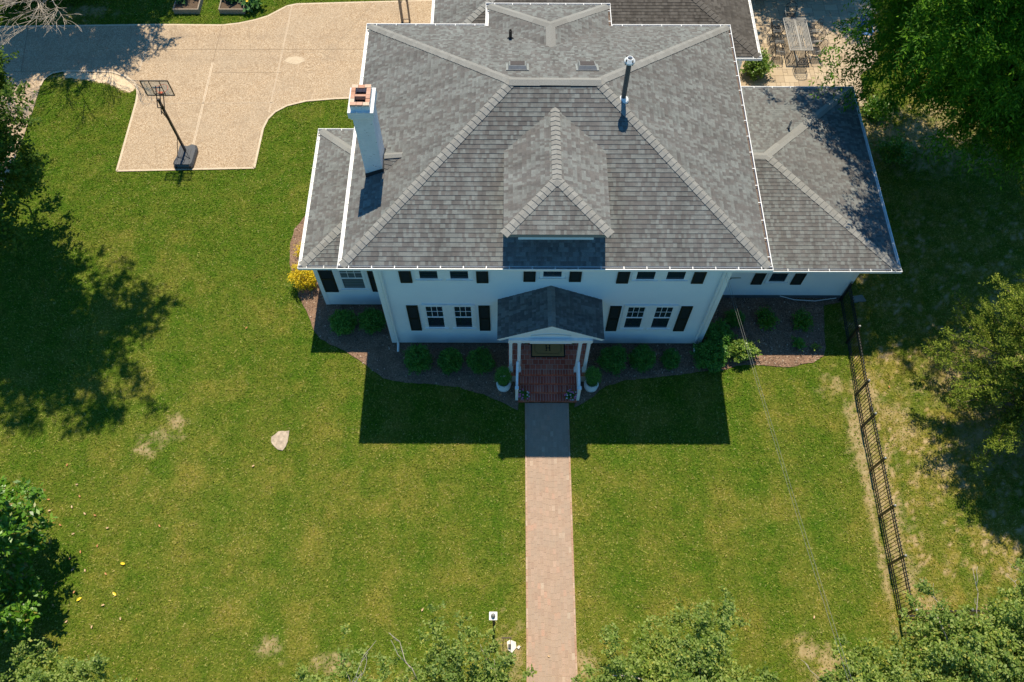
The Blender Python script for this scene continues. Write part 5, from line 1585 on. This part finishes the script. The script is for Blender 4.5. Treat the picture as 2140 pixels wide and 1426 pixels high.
# blue chair beneath the tree
T = empty('garden_chair', (16.4, 30.4, 0), 'blue slatted garden chair half hidden under the big tree', 'chair')
m2 = MB()
for i in range(6): m2.box(16.12 + .1 * i, 16.2 + .1 * i, 30.1, 30.6, .40, .42)
m2.build('seat', 'blue_plastic', T)
m2 = MB()
for i in range(6): m2.hexa([(16.12 + .1 * i, 30.6, .42), (16.2 + .1 * i, 30.6, .42), (16.2 + .1 * i, 30.63, .42), (16.12 + .1 * i, 30.63, .42), (16.12 + .1 * i, 30.8, 1.0), (16.2 + .1 * i, 30.8, 1.0), (16.2 + .1 * i, 30.83, 1.0), (16.12 + .1 * i, 30.83, 1.0)])
m2.build('backrest', 'blue_plastic', T)
for x in (16.14, 16.66):
    for y in (30.14, 30.58):
        m2 = MB(); m2.box(x - .02, x + .02, y - .02, y + .02, .03, .40); m2.build('leg', 'blue_plastic', T)
    m2 = MB(); m2.box(x - .04, x + .04, 30.08, 30.66, .60, .63); m2.box(x - .02, x + .02, 30.1, 30.14, .42, .60); m2.build('armrest', 'blue_plastic', T)

# ------------------------------------------------------------------ raised garden beds
def raised(x0, x1, y0, y1, label, seed, squash):
    T = empty('raised_bed', ((x0 + x1) / 2, (y0 + y1) / 2, 0), label, 'raised bed', 'timber raised garden beds')
    mb = MB(); w = .05
    for z0_, z1_ in ((0, .138), (.142, .28)):
        mb.box(x0, x1, y0, y0 + w, z0_, z1_); mb.box(x0, x1, y1 - w, y1, z0_, z1_); mb.box(x0, x0 + w, y0 + w, y1 - w, z0_, z1_); mb.box(x1 - w, x1, y0 + w, y1 - w, z0_, z1_)
    mb.build('frame', 'weathered_wood', T)
    mb = MB(); mb.box(x0 + w, x1 - w, y0 + w, y1 - w, 0, .22); mb.build('bed_soil', 'soil', T)
def veg(x, y, r, h, label, seed, L, Wd, n, flower=False):
    T = shrub(x, y, r, h, label, 'leaf_squash', seed, n, L, Wd, 'vegetable_plant', 'plant', lump=.4, shell=.2, tl=.1, per=2, z0=.24)
    if flower:
        rs = np.random.RandomState(1); k = 3
        a = np.tile(np.arange(5) * 2 * PI / 5, k); cs = np.array([x, y, .24 + h]) + rs.uniform(-.3, .3, (k, 3)) * np.array([1, 1, .1]); c0 = np.repeat(cs, 5, 0)
        leaf_mesh('blossom', c0, np.stack([np.cos(a), np.sin(a), a * 0 + .3], 1) * .07, np.stack([-np.sin(a), np.cos(a), a * 0], 1) * .05, 'yellow_petal', T, off=(x, y, 0))
raised(-16.13, -14.92, 31.85, 34.2, 'weathered timber raised bed, left of the two above the driveway', 1, False)
raised(-13.96, -12.75, 31.86, 34.2, 'weathered timber raised bed with squash spilling over its right side', 2, True)
veg(-15.8, 32.5, .28, .4, 'green tomato plant in the left raised bed', 91, .12, .07, 150)
veg(-15.2, 32.8, .3, .45, 'leafy plant at the back of the left raised bed', 92, .1, .06, 150)
veg(-13.4, 32.6, .4, .35, 'blue-green squash plant inside the right raised bed', 93, .17, .15, 130)
veg(-12.45, 32.35, .5, .3, 'squash plant with yellow blossoms trailing out of the right raised bed', 94, .19, .17, 150, True)

# timber bin and lattice beside the house
T = empty('timber_bin', (-5.3, 24.4, 0), 'brown timber bin between driveway and house corner', 'bin')
mb = MB()
for i in range(3): mb.box(-5.64 + .215 * i, -5.43 + .215 * i, 23.93, 25.07, 2.0, 2.04)
mb2 = MB()
for i in range(6): mb2.box(-5.60, -5.02, 23.97, 25.03, .02 + .33 * i, .32 + .33 * i)
mb2.build('body', 'brown_wood', T); mb.build('lid', 'brown_wood', T)
T = empty('trellis', (-5.1, 31.35, 0), 'grey timber garden trellis with slanting braces at the driveway edge', 'trellis')
mb = MB(); mb.box(-5.27, -5.15, 31.3, 31.38, 0, 2.6); mb.build('post', 'weathered_wood', T)
mb = MB(); mb.box(-4.90, -4.82, 31.3, 31.38, 0, 2.6); mb.build('post', 'weathered_wood', T)
mb = MB(); mb.bar((-5.15, 31.34, 2.4), (-4.9, 31.34, 1.2), .04); mb.bar((-5.15, 31.34, 1.1), (-4.9, 31.34, 1.7), .03); mb.bar((-5.15, 31.34, .2), (-4.9, 31.34, .2), .04); mb.bar((-5.27, 31.34, 2.58), (-4.82, 31.34, 2.58), .05)
mb.build('brace', 'weathered_wood', T)

# ------------------------------------------------------------------ iron fence
def fence():
    T = empty('iron_fence', (12.55, 10.2, 0), 'black iron picket fence with ball-topped posts running down the right side of the lawn', 'fence')
    F2_ = [(12.40, 4.31), (14.1, 4.33), (15.8, 4.35), (17.5, 4.37), (19.2, 4.39)]
    hz = 1.22
    def post(p, wide=False):
        mb = MB(); w = .035
        mb.box(p[0] - w, p[0] + w, p[1] - w, p[1] + w, 0, hz + .06)
        o = mb.build('post', 'fence_brown' if wide else 'black_metal', T)
        mb = MB(); mb.lathe((p[0], p[1], hz + .10), [(.001, -.05)] + [(.045 * math.sin(a), -.045 * math.cos(a)) for a in np.linspace(.3, PI - .01, 7)], 10)
        mb.build('finial', 'grey_metal', o)
    for i, p in enumerate(FENCE): post(p, i in (2, 3))
    for p in F2_[1:]: post(p)
    segs = list(zip(FENCE, FENCE[1:])) + list(zip(F2_, F2_[1:]))
    for a, b in segs:
        a, b = V((*a, 0)), V((*b, 0)); d = (b - a); L = d.length; d.normalize()
        mb = MB()
        for z in (.14, .28, .98, 1.12): mb.bar(a + V((0, 0, z)), b + V((0, 0, z)), .032 if z in (.14, 1.12) else .026, .028)
        k = int(L / .115)
        for i in range(1, k):
            q = a + d * (L * i / k)
            mb.box(q.x - .0085, q.x + .0085, q.y - .0085, q.y + .0085, .05, hz - .03)
            mb.add([(q.x - .014, q.y - .014, hz - .03), (q.x + .014, q.y - .014, hz - .03), (q.x + .014, q.y + .014, hz - .03), (q.x - .014, q.y + .014, hz - .03), (q.x, q.y, hz + .05)], [[0, 1, 4], [1, 2, 4], [2, 3, 4], [3, 0, 4]])
        mb.build('fence_panel', 'black_metal', T)
    mb = MB(); mb.box(12.47, 12.55, 11.0, 11.12, .95, 1.1); mb.build('gate_latch', 'black_metal', T)
fence()

# ------------------------------------------------------------------ small things on the lawn
T = empty('garden_post', (-.52, 4.07, 0), 'slim dark post with square pale cap and domed knob on the lawn', 'post')
mb = MB(); mb.box(-.56, -.48, 4.03, 4.11, 0, 1.5); mb.build('post', 'fence_brown', T)
mb = MB(); mb.box(-.64, -.40, 3.95, 4.19, 1.50, 1.53); mb.build('cap', 'silver_cap' if 'silver_cap' in M else 'white_metal', T)
mb = MB(); mb.lathe((-.52, 4.07, 1.53), [(.07, 0), (.072, .05), (.06, .10), (.035, .14), (.001, .15)], 16); mb.build('knob', 'grey_metal', T, smooth=True)
T = empty('sign_frame', (-.12, 3.5, 0), 'small dark two-legged metal frame beside the brick path', 'frame')
mb = MB(); mb.box(-.27, .03, 3.51, 3.55, .88, .92); mb.build('crossbar', 'fence_brown', T)
for x in (-.235, -.01):
    mb = MB(); mb.tube([(x, 3.53, .89), (x + .02, 3.52, .8), (x, 3.52, 0)], .012, 6); mb.build('leg', 'black_metal', T)
def flat_stone(poly, label, mat='light_stone', name='flagstone', z=.03, seed=0):
    c = np.mean(np.array(poly), 0)
    T = MB(); q = offset_noise(poly, .012, .12, seed); T.prism(q, -.02, z)
    o = T.build(name, mat, origin=(c[0], c[1], 0)); tag(o, label, 'stone')
flat_stone([(-8.47, 10.35), (-8.26, 10.57), (-7.88, 10.6), (-7.87, 10.17), (-8.0, 9.85), (-8.21, 9.9), (-8.46, 10.17)], 'pale irregular flat stone set in the left lawn', 'pale_stone', seed=1, z=.05)
flat_stone([(-.12, 3.52), (.0, 3.6), (.16, 3.52), (.18, 3.36), (.05, 3.2), (-.08, 3.3)], 'white stone lying under the small metal frame by the path', seed=2, z=.05)
flat_stone([(.2, 3.36), (.27, 3.42), (.32, 3.4), (.27, 3.3)], 'small white pebble stone between the metal frame and the path', seed=3, z=.06)
flat_stone([(13.21, 16.24), (13.6, 16.29), (13.72, 16.03), (13.23, 15.94)], 'grey concrete slab in the shade just outside the fence end', 'grey_slab', 'concrete_slab', .05, 4)
# dark bag/valve under the stone frame
mb = MB(); mb.box(-.07, .02, 3.33, 3.45, .05, .12); o = mb.build('valve_box', 'pot_black', origin=(-.02, 3.4, 0)); tag(o, 'small black box on the white stone by the path', 'box')

# overhead service wires
for i, dx in enumerate((0.0, .09)):
    a, b = V((6.85 + dx * .3, 14.06, 5.0 + dx)), V((7.88 + dx + .1, 2.08, 6.5)); e = a + (b - a) * 1.6
    mb = MB(); pts = []
    for j in range(13):
        q = a.lerp(e, j / 12); q.z -= .25 * math.sin(PI * j / 12); pts.append(q)
    mb.tube(pts, .0035, 5)
    o = mb.build('service_wire', 'wire'); tag(o, ['thin overhead wire from the right house corner, left strand', 'thin overhead wire from the right house corner, right strand'][i], 'wire', 'overhead service wires')

# fallen leaves
LV = [(-16.31, 8.02), (-15.42, 9.3), (-15.6, 7.69), (-14.7, 8.19), (-14.38, 7.59), (-13.69, 6.5), (-12.72, 5.92), (-13.87, 4.79), (-8.95, 9.28), (-10.03, 14.75), (-13.06, 4.61), (-14.65, 4.6), (-14.1, 4.1),
      (-14.74, 5.29), (-14.32, 5.71), (-14.08, 5.01), (-12.77, 4.96), (-14.02, 7.53), (-14.87, 7.82), (-15.73, 8.07), (-13.25, 3.94), (-11.53, 2.41), (-14.9, 8.6), (-11.77, 7.18), (-2.82, 4.49), (13.81, 12.37), (9.68, 4.3),
      (-15.1, 7.2), (-14.6, 6.9), (-14.2, 6.3), (-13.5, 7.1), (-13.2, 5.6), (-12.4, 4.2), (-15.3, 6.6), (-13.9, 5.7), (-14.5, 6.1), (1.2, 3.1), (-.4, 12.0)]
YEL = {0, 6, 7, 16}
meshes = {}
def leafobj(i, p):
    big = i in YEL
    key = 'fallen_yellow' if big else ('fallen_tan', 'fallen_orange')[i % 2]
    if key not in meshes:
        L = .09 if big else .055; m = MB()
        ol = [(-L, 0, .0), (-L * .5, -L * .42, .012), (L * .3, -L * .45, .016), (L, 0, .004), (L * .3, L * .45, .016), (-L * .5, L * .42, .012)]
        m.add(ol + [(0, 0, 0)], [[6, j, (j + 1) % 6] for j in range(6)])
        o = m.build('fallen_leaf', key); meshes[key] = o
    else:
        o = meshes[key].copy(); COL.objects.link(o)
    r = random.Random(i)
    o.location = (p[0], p[1], .06 if -.1 < p[1] else .06); o.rotation_euler = (r.uniform(-.2, .2), r.uniform(-.2, .2), r.uniform(0, 6))
    lb = {'fallen_yellow': 'bright yellow fallen magnolia leaf on the lawn', 'fallen_tan': 'pale tan fallen leaf on the lawn', 'fallen_orange': 'small orange-brown fallen leaf on the lawn'}[key]
    tag(o, lb, 'leaf', {'fallen_yellow': 'bright yellow fallen leaves', 'fallen_tan': 'pale tan fallen leaves', 'fallen_orange': 'orange-brown fallen leaves'}[key])
for i, p in enumerate(LV): leafobj(i, p)

for o in list(bpy.data.objects):
    if '_w' in o: del o['_w']
